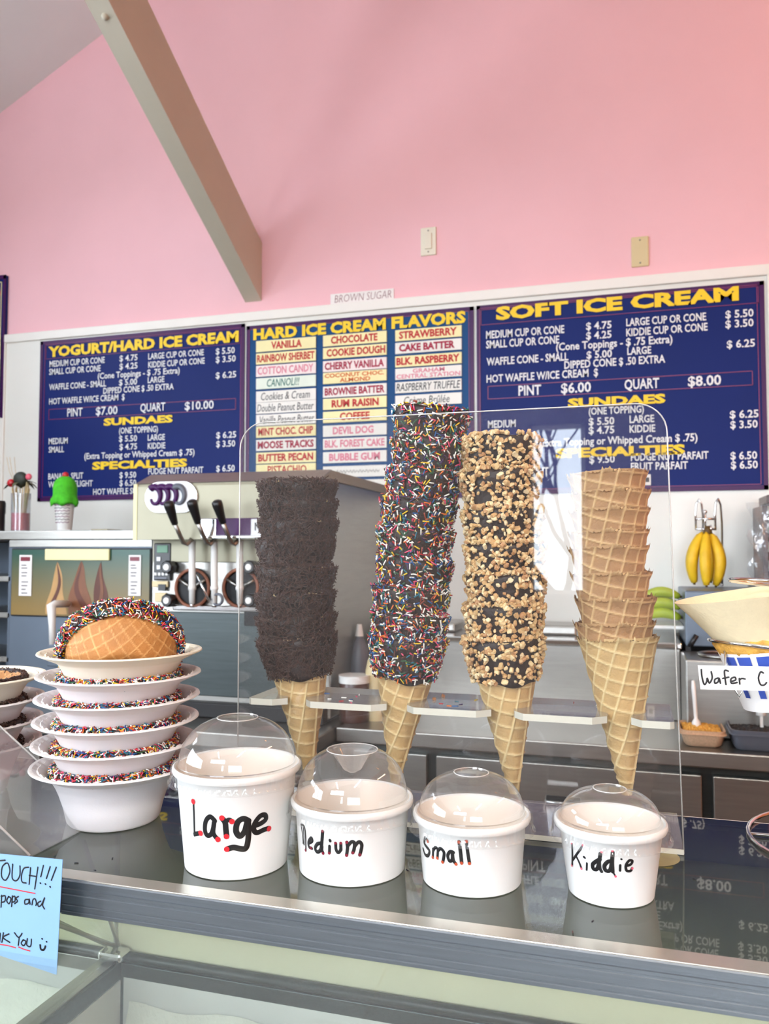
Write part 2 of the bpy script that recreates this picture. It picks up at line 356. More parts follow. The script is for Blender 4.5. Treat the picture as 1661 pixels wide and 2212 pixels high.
for i, h in enumerate(holes):
    mb = MB(); n = 1 if i == 1 else 3
    for k in range(n+1):
        x = h[0]+(h[1]-h[0]-.03)*k/n; mb.box((x, YR-.09, h[2]), (x+.03, YR-.04, h[3]))
    for z in (h[2], h[3]-.03): mb.box((h[0], YR-.09, z), (h[1], YR-.04, z+.03))
    struct('window_%d' % (i+2), mb, M['trim_white'])  # first frame sits in the added gable opening
# the sloping tie beam: two faces show, it meets the front wall left of the boards
a = math.radians(29); u3 = Vector((0, -math.cos(a), math.sin(a)))
jb = at_y(565, 650, YB); jt = at_y(565, 525, YB); bw = jb.x-at_y(530, 655, YB).x
L = 3.6; q = [Vector((jb.x, YB, jb.z)), Vector((jb.x-bw, YB, jb.z)), Vector((jb.x-bw, YB, jt.z)), Vector((jb.x, YB, jt.z))]
mb = MB(); mb.add(q+[p+u3*L for p in q], [(0, 3, 2, 1), (4, 5, 6, 7), (0, 1, 5, 4), (1, 2, 6, 5), (2, 3, 7, 6), (3, 0, 4, 7)])
beam = mb.build('trim_1', M['beam']); beam['kind'] = 'structure'
for t in (1.25, 2.15):
    p = q[0].lerp(q[1], .5)+u3*t; mb = MB(); mb.ball(p, .012, 6); mb.build('screw_cap', M['beam'], beam, True)
# fluorescent fixtures over the customer side (behind the camera, they light the counter)
for i, (x, y) in enumerate(((.75, -.9), (-1.0, -1.6), (1.9, 1.3))):
    z = 3.05; r = empty('ceiling_light', (x, y, z), ['tube light over the customer floor right of centre', 'tube light over the customer floor left of centre', 'warm tube light over the staff side at far right'][i], 'light')
    MB().box((x-.08, y-.62, z+.03), (x+.08, y+.62, z+.07)).build('lamp_housing', M['lamp_house'], r)
    MB().tube([(x, y-.6, z), (x, y+.6, z)], .018, 10).build('tube', M['tube_glow'], r)
    for yy in (y-.4, y+.4): MB().tube([(x, yy, z+.07), (x, yy, zceil(x))], .006, 6).build('hanger', M['lamp_house'], r)
    area('tube_light', (x, y, z-.03), (x, y, 0), .1, 1.2, (30, 24, 11)[i], ((1, .95, .88), (.97, .97, 1), (1, .48, .20))[i])
r = empty('added_warm_lamp', (1.55, 1.9, 3.95), 'added warm fill lamp high on the right, outside the picture', 'light')  # unseen lamp added to warm the right end of the pink wall
MB().box((1.35, 1.82, 3.96), (1.75, 1.98, 4.02), .01).build('lamp_housing', M['lamp_house'], r)
MB().tube([(1.55, 1.9, 4.02), (1.55, 1.9, zceil(1.5)-.04)], .008, 6).build('hanger', M['lamp_house'], r)
area('added_warm_fill', (1.55, 1.9, 3.94), (1.15, YB, 3.25), .36, .14, 7, (1, .34, .06))
# outdoors behind the camera, seen only as a reflection: ground and a bare tree
struct('ground_outside', MB().box((-14, -30, -.12), (14, YR-.1, -.02)), M['grass'])
mb = MB(); rr = random.Random(3)
def branch(p, d, r, n):
    q = p+d*(.9 if n == 4 else .55)*(1+rr.random()*.4); mb.tube([p, (p+q)/2+Vector((rr.uniform(-.04, .04), 0, rr.uniform(-.04, .04))), q], [r, r*.85, r*.65], 6)
    if n:
        for _ in range(3): branch(q, (d+Vector((rr.uniform(-.8, .8), rr.uniform(-.5, .5), rr.uniform(-.2, .5)))).normalized(), r*.6, n-1)
branch(Vector((-.7, -7.5, -.02)), Vector((0, 0, 1)), .09, 4)
tag(mb.build('bare_tree', M['tree'], None, True), 'bare tree outside the shop window', 'tree')
# switch and blank plates high on the pink wall
def plate(px0, py0, px1, py1, m, lab, kind):
    a = at_y(px0, py0, YB); b = at_y(px1, py1, YB)
    r = empty(kind, (a.x, YB, b.z), lab, 'wall plate')
    MB().box((a.x, YB-.008, b.z), (b.x, YB+.002, a.z), .004).build('cover_plate', M[m], r)
    cx, cz = (a.x+b.x)/2, (a.z+b.z)/2
    if kind == 'light_switch': MB().box((cx-.016, YB-.013, cz-.034), (cx+.016, YB-.006, cz+.034), .003).build('rocker', M[m], r)
    for s in (-1, 1): MB().ball((cx, YB-.009, cz+s*.045), .0035, 5).build('screw', M['steel'], r)
plate(909, 494, 943, 551, 'switch', 'white light switch on the pink wall above the flavor board', 'light_switch')
plate(1363, 514, 1402, 575, 'almond', 'almond blank wall plate above the soft ice cream board', 'blank_plate')

# ============================================================ menu boards
Yb = YB-.016
a = at_y(15, 738, YB); b = at_y(1668, 596, YB); zlow = 1.02
bk = empty('sign_backboard', (a.x, YB, zlow), 'white laminate backboard behind all the menu boards', 'backboard')
MB().box((a.x, YB-.010, zlow), (b.x+.9, YB+.001, a.z)).build('laminate_sheet', M['board_white'], bk)
MB().box((a.x-.01, YB-.022, a.z-.012), (b.x+.9, YB, a.z+.03), .004).build('top_trim', M['trim_white'], bk)
MB().box((a.x-.02, YB-.02, zlow), (a.x+.008, YB, a.z+.03), .004).build('side_trim', M['trim_white'], bk)
xr = at_y(1657, 700, YB).x; MB().box((xr, YB-.02, zlow), (xr+.02, YB, a.z+.02), .004).build('side_trim', M['trim_white'], bk)
def text_px(par, s, x0, x1, yb, cap, m, bold=.035, Y=None, name='lettering', slant=0):
    Y = Y or Yb-.004; O = at_y(x0, yb, Y); X1 = at_y(x1, yb, Y).x; T = at_y(x0, yb-cap, Y)
    mb = MB(); text_on(mb, s, O, (1, 0, 0), (0, 0, 1), X1-O.x, T.z-O.z, bold, slant)
    return mb.build(name, M[m], par)
def frame_px(par, x0, x1, y0, y1, wpx, m, name='border_line'):
    A = at_y(x0, y0, Yb-.0025); B = at_y(x0, y1, Yb-.0025); X1 = at_y(x1, (y0+y1)/2, Yb-.0025).x; t = wpx*.00195; Y = Yb-.0025
    mb = MB()
    for (xa, xb, za, zb) in ((A.x, X1, A.z-t, A.z), (A.x, X1, B.z, B.z+t), (A.x, A.x+t, B.z, A.z), (X1-t, X1, B.z, A.z)):
        mb.box((xa, Y, za), (xb, Y+.002, zb))
    return mb.build(name, M[m], par)
def board(x0, x1, ytop, ybot, m, lab):
    A = at_y(x0, ytop, Yb); B = at_y(x0, ybot, Yb); X1 = at_y(x1, (ytop+ybot)/2-40, Yb).x
    r = empty('menu_board', (A.x, YB, B.z), lab, 'menu board')
    MB().box((A.x, Yb, B.z), (X1, YB-.0105, A.z), .002).build('panel', M[m], r)
    mb = MB(); t = .016
    for (xa, xb, za, zb) in ((A.x, X1, A.z-t, A.z), (A.x, X1, B.z, B.z+t), (A.x, A.x+t, B.z, A.z), (X1-t, X1, B.z, A.z)):
        mb.box((xa, Yb-.002, za), (xb, Yb+.001, zb))
    mb.build('edge_band', M['purple'], r); return r
B1 = board(88, 527, 738, 1083, 'blue', 'left blue menu board headed YOGURT/HARD ICE CREAM')
B2 = board(533, 1024, 705, 1084, 'blue_mid', 'middle blue board headed HARD ICE CREAM FLAVORS with slotted strips')
B3 = board(1029, 1655, 661, 1070, 'blue', 'right blue menu board headed SOFT ICE CREAM')
frame_px(B1, 97, 519, 744, 1074, 1.2, 'redline'); frame_px(B1, 105, 509, 884, 907, 1.4, 'redline'); frame_px(B1, 99, 517, 746, 776, 1.0, 'redline')
frame_px(B2, 538, 1014, 712, 1075, 1.3, 'redline')
frame_px(B3, 1035, 1641, 666, 1060, 1.6, 'redline'); frame_px(B3, 1038, 1640, 669, 703, 1.4, 'redline'); frame_px(B3, 1053, 1627, 834, 863, 1.6, 'redline')
for s, x0, x1, y, c in (
    ('MEDIUM CUP OR CONE', 107, 226, 793, 12.5), ('$ 4.75', 258, 297, 781, 12.5), ('LARGE CUP OR CONE', 320, 440, 776.7, 12.5), ('$ 5.50', 466, 507, 766, 13),
    ('SMALL CUP OR CONE', 106, 217, 810, 12.5), ('$ 4.25', 258, 297, 798.5, 12.5), ('KIDDIE CUP OR CONE', 320, 442, 794.6, 12.5), ('$ 3.50', 466, 509, 783.8, 13),
    ('(Cone Toppings - $ .75 Extra)', 211, 388, 819, 12.5), ('WAFFLE CONE - SMALL', 106, 229, 843, 12.5), ('$ 5.00', 257, 296, 833, 12.5), ('LARGE', 319, 355, 827.7, 12.5),
    ('$ 6.25', 466, 510, 818, 13), ('DIPPED CONE $ .50 EXTRA', 223, 375, 851, 12.5), ('HOT WAFFLE W/ICE CREAM  $', 106, 269, 874, 12.5),
    ('PINT', 145, 178, 900, 17), ('$7.00', 207, 253.6, 897, 17), ('QUART', 303, 357, 890, 17), ('$10.00', 399, 461.6, 886, 17),
    ('(ONE TOPPING)', 257, 341, 937, 12.5), ('MEDIUM', 105, 146, 960, 12.5), ('$ 5.50', 257, 296, 954.5, 12.5), ('LARGE', 319, 356, 952, 12.5), ('$ 6.25', 467, 510, 947, 13),
    ('SMALL', 105, 138, 978, 12.5), ('$ 4.75', 258, 296, 972, 12.5), ('KIDDIE', 319, 357, 970, 12.5), ('$ 3.50', 467, 508, 966, 13),
    ('(Extra Topping or Whipped Cream $ .75)', 182, 420, 992, 12.5), ('BANANA SPLIT', 104, 179.5, 1036, 12.5), ('$ 9.50', 258, 294, 1033, 12.5),
    ('FUDGE NUT PARFAIT', 320, 439, 1025, 12.5), ('$ 6.50', 467, 507, 1019, 13), ('WAFFLE DELIGHT', 104, 200, 1053, 12.5), ('$ 6.50', 258, 294, 1050, 12.5), ('HOT WAFFLE SUNDAE', 201, 330, 1069, 12.5)):
    text_px(B1, s, x0, x1, y, c, 'white_ink', .016)
for s, x0, x1, y, c in (('YOGURT/HARD ICE CREAM', 104, 515, 772, 22), ('SUNDAES', 223.7, 373, 920, 15.5), ('SPECIALTIES', 199, 404, 1015, 16.5)):
    text_px(B1, s, x0, x1, y, c, 'yellow', .05)
text_px(B2, 'HARD ICE CREAM FLAVORS', 547, 1006, 735, 23.5, 'yellow', .05)
for s, x0, x1, y, c in (
    ('MEDIUM CUP OR CONE', 1050, 1219, 732, 16), ('$ 4.75', 1266, 1321, 713, 15.5), ('LARGE CUP OR CONE', 1352.7, 1525.6, 705, 16), ('$ 5.50', 1567, 1628, 688, 16),
    ('SMALL CUP OR CONE', 1050, 1208, 753, 16), ('$ 4.25', 1266, 1321, 733.6, 15.5), ('KIDDIE CUP OR CONE', 1352.7, 1528.7, 726.7, 16), ('$ 3.50', 1567, 1628, 709, 16),
    ('(Cone Toppings - $ .75 Extra)', 1201, 1453, 758, 16), ('WAFFLE CONE - SMALL', 1051, 1227.6, 790, 16), ('$ 5.00', 1267, 1322, 775, 15.5), ('LARGE', 1355, 1406.7, 767, 15.5),
    ('$ 6.25', 1570, 1631, 752.5, 16), ('DIPPED CONE $ .50 EXTRA', 1219, 1437, 797, 16), ('HOT WAFFLE W/ICE CREAM  $', 1051, 1292, 827, 16),
    ('PINT', 1120, 1168.6, 855, 21), ('$6.00', 1212, 1276.7, 850, 21), ('QUART', 1349, 1424, 842, 21), ('$8.00', 1486, 1558, 835, 21),
    ('(ONE TOPPING)', 1271.6, 1391, 896.5, 15), ('MEDIUM', 1054, 1114, 925, 15.5), ('$ 5.50', 1271.6, 1327, 919, 15.5), ('LARGE', 1360, 1413, 914, 15.5), ('$ 6.25', 1576.5, 1638.7, 904, 16),
    ('SMALL', 1054, 1102, 946, 15.5), ('$ 4.75', 1271.6, 1327, 938, 15.5), ('KIDDIE', 1360, 1415.6, 935, 15.5), ('$ 3.50', 1577.7, 1636.7, 926, 16),
    ('(Extra Topping or Whipped Cream $ .75)', 1166, 1507, 965, 15.5), ('BANANA SPLIT', 1054, 1160, 1008, 15.5), ('$ 9.50', 1273, 1328, 1001, 15.5),
    ('FUDGE NUT PARFAIT', 1362.7, 1530.6, 996, 15.5), ('$ 6.50', 1578, 1635.6, 993, 16), ('WAFFLE DELIGHT', 1054, 1185, 1029, 15.5), ('FRUIT PARFAIT', 1362.7, 1486, 1016, 15.5), ('$ 6.50', 1579, 1637, 1013, 16)):
    text_px(B3, s, x0, x1, y, c, 'white_ink', .02)
for s, x0, x1, y, c in (('SOFT ICE CREAM', 1071, 1597, 692, 28), ('SUNDAES', 1226.5, 1438, 881, 19), ('SPECIALTIES', 1200, 1480, 990, 20)):
    text_px(B3, s, x0, x1, y, c, 'yellow', .05)
# small white sticker low on the right board
A = at_y(1390, 1025, Yb-.004); B = at_y(1406, 1048, Yb-.004)
st = tag(MB().box((A.x, Yb-.005, B.z), (B.x, Yb-.002, A.z)).build('sticker', M['paper']), 'small white sticker near the bottom of the right menu board', 'sticker')
MB().box((A.x+.006, Yb-.0056, B.z+.012), (B.x-.006, Yb-.005, A.z-.012)).build('printed_mark', M['grey_ink'], st)
# flavor strips slotted in the middle board
def strip(x0, x1, ytop, txt, bgm, ink, bold=.035, cap=15.5, hand=False, fx=(.06, .94)):
    Y = Yb-.006; A = at_y(x0, ytop, Y); B = at_y(x0, ytop+24, Y); X1 = at_y(x1, ytop+8, Y).x
    colr = {'strip_yellow': 'yellow', 'strip_white': 'white', 'strip_pink': 'pinkish white', 'strip_green': 'pale green'}[bgm]
    r = empty('flavor_strip', (A.x, Yb, B.z), '%s strip reading %s in %s%s letters' % (colr, ' '.join(txt) if isinstance(txt, tuple) else txt, ink.split('_')[0], ' handwritten' if hand else ''), 'flavor strip', 'flavor strips on the middle board')
    MB().box((A.x, Y, B.z), (X1, Yb, A.z), .001).build('card', M[bgm], r)
    lines = txt if isinstance(txt, tuple) else (txt,)
    h = (A.z-B.z)
    for i, s in enumerate(lines):
        w_ = X1-A.x; c = h*(.64 if len(lines) == 1 else .36); z = B.z+h*(.18 if len(lines) == 1 else (.53, .08)[i])
        f0, f1 = fx
        if len(lines) == 2 and len(s) < 8: f0, f1 = .27, .75
        mb = MB(); text_on(mb, s, (A.x+w_*f0, Y-.0012, z), (1, 0, 0), (0, 0, 1), w_*(f1-f0), c, bold, .12 if hand else 0); mb.build('lettering', M[ink], r)
c1, c2, c3 = (553, 682), (697.5, 835), (853.5, 997)
y1 = [737, 764, 790.5, 817.5, 846, 870.5, 896.5, 922, 950.5, 978, 1004]; y2 = [725, 752, 780.5, 806, 835.5, 862, 890, 920, 948, 977, 1008, 1038]; y3 = [713.5, 741, 770, 797, 826, 855, 882]
for y, t in zip(y1, (('VANILLA', 'strip_yellow', 'red_ink', .035, 0, (.26, .77)), ('RAINBOW SHERBET', 'strip_yellow', 'red_ink', .03, 0, (.02, .98)), ('COTTON CANDY', 'strip_pink', 'pink_ink', .02, 0, (.03, .96)),
        ('CANNOLI!!', 'strip_green', 'green_ink', .005, 1, (.18, .72)), ('Cookies & Cream', 'strip_white', 'grey_ink', .0, 1, (.08, .9)), ('Double Peanut Butter', 'strip_white', 'grey_ink', .0, 1, (.02, .96)),
        ('Vanilla Peanut Butter', 'strip_white', 'grey_ink', .0, 1, (.05, .97)), ('MINT CHOC. CHIP', 'strip_yellow', 'red_ink', .03, 0, (.04, .96)), ('MOOSE TRACKS', 'strip_white', 'crimson_ink', .04, 0, (.03, .97)),
        ('BUTTER PECAN', 'strip_yellow', 'red_ink', .04, 0, (.04, .96)), ('PISTACHIO', 'strip_yellow', 'red_ink', .02, 0, (.2, .85)))):
    strip(*c1, y, t[0], t[1], t[2], t[3], hand=bool(t[4]), fx=t[5])
for y, t in zip(y2, (('CHOCOLATE', 'strip_yellow', 'red_ink', .035, 0, (.13, .86)), ('COOKIE DOUGH', 'strip_yellow', 'red_ink', .035, 0, (.06, .98)), ('CHERRY VANILLA', 'strip_pink', 'crimson_ink', .035, 0, (.03, .96)),
        (('COCONUT CHOC.', 'ALMOND'), 'strip_yellow', 'orange_ink', .03, 0, (.03, .96)), ('BROWNIE BATTER', 'strip_white', 'crimson_ink', .035, 0, (.03, .97)), ('RUM RAISIN', 'strip_yellow', 'red_ink', .04, 0, (.14, .88)),
        ('COFFEE', 'strip_yellow', 'red_ink', .035, 0, (.27, .74)), ('DEVIL DOG', 'strip_white', 'pink_ink', .035, 0, (.16, .8)), ('BLK. FOREST CAKE', 'strip_white', 'pink_ink', .035, 0, (.03, .97)),
        ('BUBBLE GUM', 'strip_white', 'pink_ink', .04, 0, (.1, .9)), ('Lot Fools Fudge', 'strip_white', 'grey_ink', .0, 1, (.04, .9)), ('* *', 'strip_white', 'grey_ink', -.01, 1, (.7, .9)))):
    if str(t[0]).startswith('Lot'):   # the marker here has faded to a scrawl
        Y = Yb-.006; A = at_y(c2[0], y, Y); Bq = at_y(c2[0], y+24, Y); X1 = at_y(c2[1], y+8, Y).x
        r = empty('flavor_strip', (A.x, Yb, Bq.z), 'white strip below BUBBLE GUM with faded illegible grey handwriting', 'flavor strip', 'flavor strips on the middle board')
        MB().box((A.x, Y, Bq.z), (X1, Yb, A.z), .001).build('card', M['strip_white'], r)
        pts = [(A.x+.02+(X1-A.x-.05)*k/60, Y-.0012, (A.z+Bq.z)/2+.008*math.sin(k*1.7)*(.4+.6*abs(math.sin(k*.37)))) for k in range(61)]
        MB().tube(pts, .0009, 4).build('lettering', M['grey_ink'], r)
    elif t[0] == '* *':
        Y = Yb-.006; A = at_y(c2[0], y, Y); Bq = at_y(c2[0], y+24, Y); X1 = at_y(c2[1], y+8, Y).x
        tag(MB().box((A.x, Y, Bq.z), (X1, Yb, A.z), .001).build('flavor_strip', M['strip_white']), 'lowest white strip of the middle column, blank', 'flavor strip', 'flavor strips on the middle board')
    else: strip(*c2, y, t[0], t[1], t[2], t[3], hand=bool(t[4]), fx=t[5])
for y, t in zip(y3, (('STRAWBERRY', 'strip_yellow', 'red_ink', .035, 0, (.06, .93)), ('CAKE BATTER', 'strip_white', 'crimson_ink', .045, 0, (.06, .9)), ('BLK. RASPBERRY', 'strip_yellow', 'red_ink', .04, 0, (.02, .97)),
        (('GRAHAM', 'CENTRAL STATION'), 'strip_white', 'pink_ink', .02, 0, (.02, .98)), ('RASPBERRY TRUFFLE', 'strip_white', 'black_ink', .005, 1, (.02, .97)), ('Crème Brûlée', 'strip_white', 'black_ink', .0, 1, (.13, .82)))):
    strip(*c3, y, t[0], t[1], t[2], t[3], hand=bool(t[4]), fx=t[5])
# BROWN SUGAR slip on the pink wall
A = at_y(714, 636, YB-.003); B = at_y(714, 661, YB-.003); X1 = at_y(851, 640, YB).x
r = empty('paper_slip', (A.x, YB, B.z), 'handwritten BROWN SUGAR paper slip taped above the flavor board', 'paper slip')
MB().box((A.x, YB-.004, B.z), (X1, YB-.001, A.z)).build('card', M['paper'], r)
mb = MB(); text_on(mb, 'BROWN SUGAR', (A.x+.02, YB-.0052, B.z+.012), (1, 0, 0), (0, 0, 1), X1-A.x-.03, .030, -.02, .1); mb.build('lettering', M['wine_marker'], r)
# second framed sign cut by the left edge of the picture
A = at_y(16, 595, YB-.01); B = at_y(16, 903, YB-.01)
r = empty('wall_sign', (A.x-.3, YB, B.z), 'blue framed sign with yellow line at the left edge', 'sign')
MB().box((A.x-.6, YB-.02, B.z), (A.x, YB, A.z), .004).build('panel', M['blue'], r)
mb = MB(); mb.box((A.x-.6, YB-.023, A.z-.02), (A.x, YB-.018, A.z)); mb.box((A.x-.012, YB-.023, B.z), (A.x, YB-.018, A.z)); mb.build('edge_band', M['purple'], r)
mb = MB(); mb.box((A.x-.6, YB-.0225, A.z-.036), (A.x-.022, YB-.0195, A.z-.032)); mb.box((A.x-.026, YB-.0225, B.z+.03), (A.x-.022, YB-.0195, A.z-.032)); mb.build('border_line', M['strip_yellow'], r)
for dz in (.09, .62): MB().ball((A.x-.075, YB-.02, A.z-dz), .045, 10, (1, .08, .8)).build('painted_cherry', M['red'], r, True)
# ============================================================ dipping cabinet
G = 1.27                                   # top of the glass
GY0, GY1 = .640, .957; CX = -.485; RXR = 1.25
cab = empty('dipping_cabinet', (.2, .6, 0), 'glass-topped steel ice cream dipping cabinet under the cups and cones', 'display case')
def cpart(name, mb, m, par=cab, smooth=False, **k): return mb.build(name, M[m], par, smooth, **k)
XLc = -1.6
cpart('glass_top', MB().box((XLc, GY0, G-.006), (RXR, GY1, G)), 'glass_top')
cpart('glass_edge', MB().box((XLc, GY1, G-.006), (RXR, GY1+.0015, G)), 'trim_white')
# front rail: grooved face and a polished lip
prof = [(.622, G-.0005), (.6205, G-.002), (.6205, G-.006), (.6215, G-.0065), (.6215, G-.0085), (.6205, G-.009), (.6205, G-.0115), (.6212, G-.012), (.6212, G-.0135), (.6205, G-.014),
        (.6205, G-.021), (.6212, G-.0215), (.6212, G-.0225), (.6205, G-.023), (.6205, G-.0265), (.6212, G-.027), (.6212, G-.028), (.6205, G-.0285), (.6205, G-.031), (.634, G-.031), (.634, G-.007), (.6215, G-.007)]
def extr(prof, x0, x1):
    n = len(prof); mb = MB()
    return mb.add([(x0, y, z) for y, z in prof]+[(x1, y, z) for y, z in prof], [(i, (i+1) % n, n+(i+1) % n, n+i) for i in range(n)]+[tuple(reversed(range(n))), tuple(range(n, 2*n))])
cpart('front_rail', extr(prof, CX, RXR), 'alu')
cpart('rail_lip', MB().box((XLc, .6215, G-.0065), (RXR, GY0-.0004, G+.0003), .0006), 'alu_top')
cpart('corner_cap', MB().box((CX-.024, .6202, G-.031), (CX-.0003, .634, G-.0004), .002), 'bluegrey')
cpart('front_rail', extr(prof, XLc, CX-.0245), 'alu')
# sloping front glass, side glass, rear case panel
n_ = Vector((0, -.39, -.325)).normalized()
a_, b_ = (.627, G-.031), (.30, .86)
mb = MB(); mb.quad((XLc, a_[0], a_[1]), (RXR, a_[0], a_[1]), (RXR, b_[0], b_[1]), (XLc, b_[0], b_[1]), t=.004, nrm=(0, -.76, .65)); cpart('front_glass', mb, 'glass')
TX = -.645; TZ = 1.022
cpart('rear_panel', MB().box((XLc, GY1+.0005, TZ+.004), (RXR, GY1+.012, G-.045)), 'pale_green')
cpart('rear_header', MB().box((XLc, GY1-.004, G-.045), (RXR, GY1+.02, G-.0065)), 'steel')
cpart('gasket', MB().tube([(XLc, GY1-.006, TZ+.004), (RXR, GY1-.006, TZ+.004)], .0065, 10), 'rubber', smooth=True)
mb = MB(); x = TX-.012; poly = [(.952, TZ+.012), (.952, G-.046), (.66, G-.046), (.39, TZ-.04+.0), (.39, TZ-.045)]
mb.add([(x, y, z) for y, z in poly]+[(x+.004, y, z) for y, z in poly], [tuple(range(5)), tuple(reversed(range(5, 10)))]+[(i, i+5, (i+1) % 5+5, (i+1) % 5) for i in range(5)])
cpart('divider_glass', mb, 'glass')
for p in (((x+.002, .662, G-.04), (x+.002, .952, TZ+.014)), ((x+.06, .80, G-.04), (x+.008, .945, TZ+.02)), ((x+.002, .948, TZ+.01), (x+.002, .948, G-.046)), ((x-.05, .70, G-.04), (x-.01, .945, TZ+.018))):
    cpart('bracket', MB().tube(p, .0028, 6), 'clear_edge', smooth=True)
mb = MB(); mb.box((x-.014, .930, TZ+.004), (x+.022, .954, TZ+.016), .004); cpart('corner_bracket', mb, 'chrome')
# steel lips round the two freezer wells, well walls, frost
FY = .36
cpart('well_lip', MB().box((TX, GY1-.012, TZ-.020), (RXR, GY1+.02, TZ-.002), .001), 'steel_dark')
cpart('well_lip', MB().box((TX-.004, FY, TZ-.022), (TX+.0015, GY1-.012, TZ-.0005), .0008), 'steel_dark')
cpart('well_lip', MB().box((TX-.03, FY, TZ-.010), (TX-.0045, GY1, TZ+.0005), .0008), 'steel')
cpart('well_lip', MB().box((XLc, GY1-.012, TZ-.020), (TX-.031, GY1+.02, TZ-.002), .001), 'steel')
cpart('well_lip', MB().box((XLc, FY-.03, TZ-.04), (RXR, FY, TZ+.0), .002), 'steel')
cpart('well_wall', MB().box((TX+.002, GY1-.008, TZ-.33), (RXR, GY1+.015, TZ-.0215)), 'tub')
cpart('well_wall', MB().box((TX-.028, FY, TZ-.33), (TX+.001, GY1-.013, TZ-.0235)), 'tub')
cpart('well_wall', MB().box((XLc, GY1-.008, TZ-.33), (TX-.029, GY1+.015, TZ-.0215)), 'tub')
cpart('well_floor', MB().box((XLc, FY, TZ-.36), (RXR, GY1+.01, TZ-.331)), 'tub')
def frost(x0, x1, ytop, zt, seed):
    rr = np.random.default_rng(seed); nx, nz = int((x1-x0)/.008), 30; mb = MB(); V = []
    ph = rr.uniform(0, 6, 6)
    for j in range(nz+1):
        for i in range(nx+1):
            x = x0+(x1-x0)*i/nx; t = j/nz
            edge = .003*math.sin(x*18+ph[0])+.003*math.sin(x*47+ph[1])
            th = .020*min(1, t*4)+.010*math.sin(x*31+t*7+ph[2])*t+rr.uniform(-.0012, .0012)
            V.append((x, ytop-max(.0, th)-.0005, zt+edge-t*.26))
    Fc = [(j*(nx+1)+i, j*(nx+1)+i+1, (j+1)*(nx+1)+i+1, (j+1)*(nx+1)+i) for j in range(nz) for i in range(nx)]
    return mb.add(V, Fc)
cpart('frost', frost(TX+.012, RXR, GY1-.0085, TZ-.050, 1), 'frost', smooth=True, kind='stuff')
cpart('frost', frost(XLc, TX-.04, GY1-.0085, TZ-.05, 2), 'frost', smooth=True, kind='stuff')
cpart('cabinet_body', MB().box((XLc, FY-.04, 0), (RXR, GY1+.02, TZ-.365)), 'board_white')
cpart('front_panel', MB().box((XLc, .27, .0), (RXR, .318, .86)), 'board_white')
cpart('end_panel', MB().box((RXR+.0005, .27, 0), (RXR+.02, GY1+.02, G-.007)), 'board_white')
mb = MB(); mb.box((XLc, FY-.028, .62), (RXR, FY-.001, TZ-.041)); cpart('well_front', mb, 'tub')
# ============================================================ acrylic cone stand
PY = .837
pb = at_z(1475, 1835, G); ptp = at_y(1440, 868, PY); pl = at_y(513, 1500, PY).x
zt = ptp.z; xr0, xr1 = pb.x, ptp.x
stand = empty('cone_stand', (-.2, PY, G), 'clear acrylic cone display stand behind the paper cups', 'display stand')
poly = [(pl, G+.0006), (xr0, G+.0006)]
rc = .03
for k in range(9):
    a = PI/2*k/8; cx_ = xr1-rc; cz_ = zt-rc; poly.append((cx_+rc*math.cos(a), cz_+rc*math.sin(a)))
for k in range(9):
    a = PI/2+PI/2*k/8; cx_ = pl+rc; cz_ = zt-rc; poly.append((cx_+rc*math.cos(a), cz_+rc*math.sin(a)))
n = len(poly); T = .0032
mb = MB(); mb.add([(x, PY, z) for x, z in poly]+[(x, PY+T, z) for x, z in poly], [tuple(range(n)), tuple(reversed(range(n, 2*n)))])
mb.build('panel', M['acrylic'], stand)
mb = MB(); mb.tube([(x, PY+T/2, z) for x, z in poly[1:]]+[(pl, PY+T/2, G+.002)], .0008, 5); mb.build('cut_edge', M['clear_edge'], stand, True)
mb = MB(); mb.box((pl, PY+T+.0004, G+.0006), (xr0, PY+.115, G+.0042)); mb.build('base_flange', M['acrylic_shelf'], stand)
mb = MB(); mb.box((pl, PY-.0016, G+.0005), (xr0, PY-.0002, G+.0052)); mb.build('cut_edge', M['acrylic_edge'], stand)
for xx, yy in ((xr0-.03, PY+.03), (xr0-.03, PY+.085), (pl+.04, PY+.03), (pl+.04, PY+.085)):
    mb = MB(); mb.lathe([(.0005, .013), (.007, .013), (.0095, .011), (.0095, .009), (.004, .006), (.004, .004), (.006, .002), (.006, 0), (.0005, 0)], 20, (xx, yy, G+.0043)); mb.build('screw_knob', M['knob'], stand, True, sharp=40)
mb = MB(); mb.lathe([(.0005, .0004), (.026, .0004), (.024, .0001)], 28, (xr0-.03, PY-.012, G)); mb.build('silicone_foot', M['silicone'], stand)
# shelf with four keyhole slots open towards the panel
SY0, SY1 = PY+.0045, PY+.100
SZ = at_y(1450, 1560, SY0).z; ST = .007
CYc = PY+.052
cones_px = (654, 868, 1090, 1339)
cxs = [at_y(p, 1530, CYc).x for p in cones_px]
gaps = [(at_y(a, 1535, SY0).x, at_y(b, 1535, SY0).x) for a, b in ((612, 652), (828, 873), (1057, 1108), (1310, 1363))]
hr = .0205
sl, sr = at_y(535, 1520, SY0).x, at_y(1457, 1560, SY0).x
poly = [(sl, SY1), (sl, SY0+.004), (sl+.004, SY0)]
for (ga, gb), cx_ in zip(gaps, cxs):
    gm = (ga+gb)/2; hw = (gb-ga)/2
    poly += [(ga-.014, SY0), (ga, SY0+.012)]
    a0 = math.asin(min(.95, (hw)/hr))
    for k in range(17):
        a = -PI/2-a0-(2*PI-2*a0)*k/16
        poly.append((cx_+hr*math.cos(a), CYc+hr*math.sin(a)))
    poly += [(gb, SY0+.012), (gb+.010, SY0)]
poly += [(sr-.004, SY0), (sr, SY0+.004), (sr, SY1)]
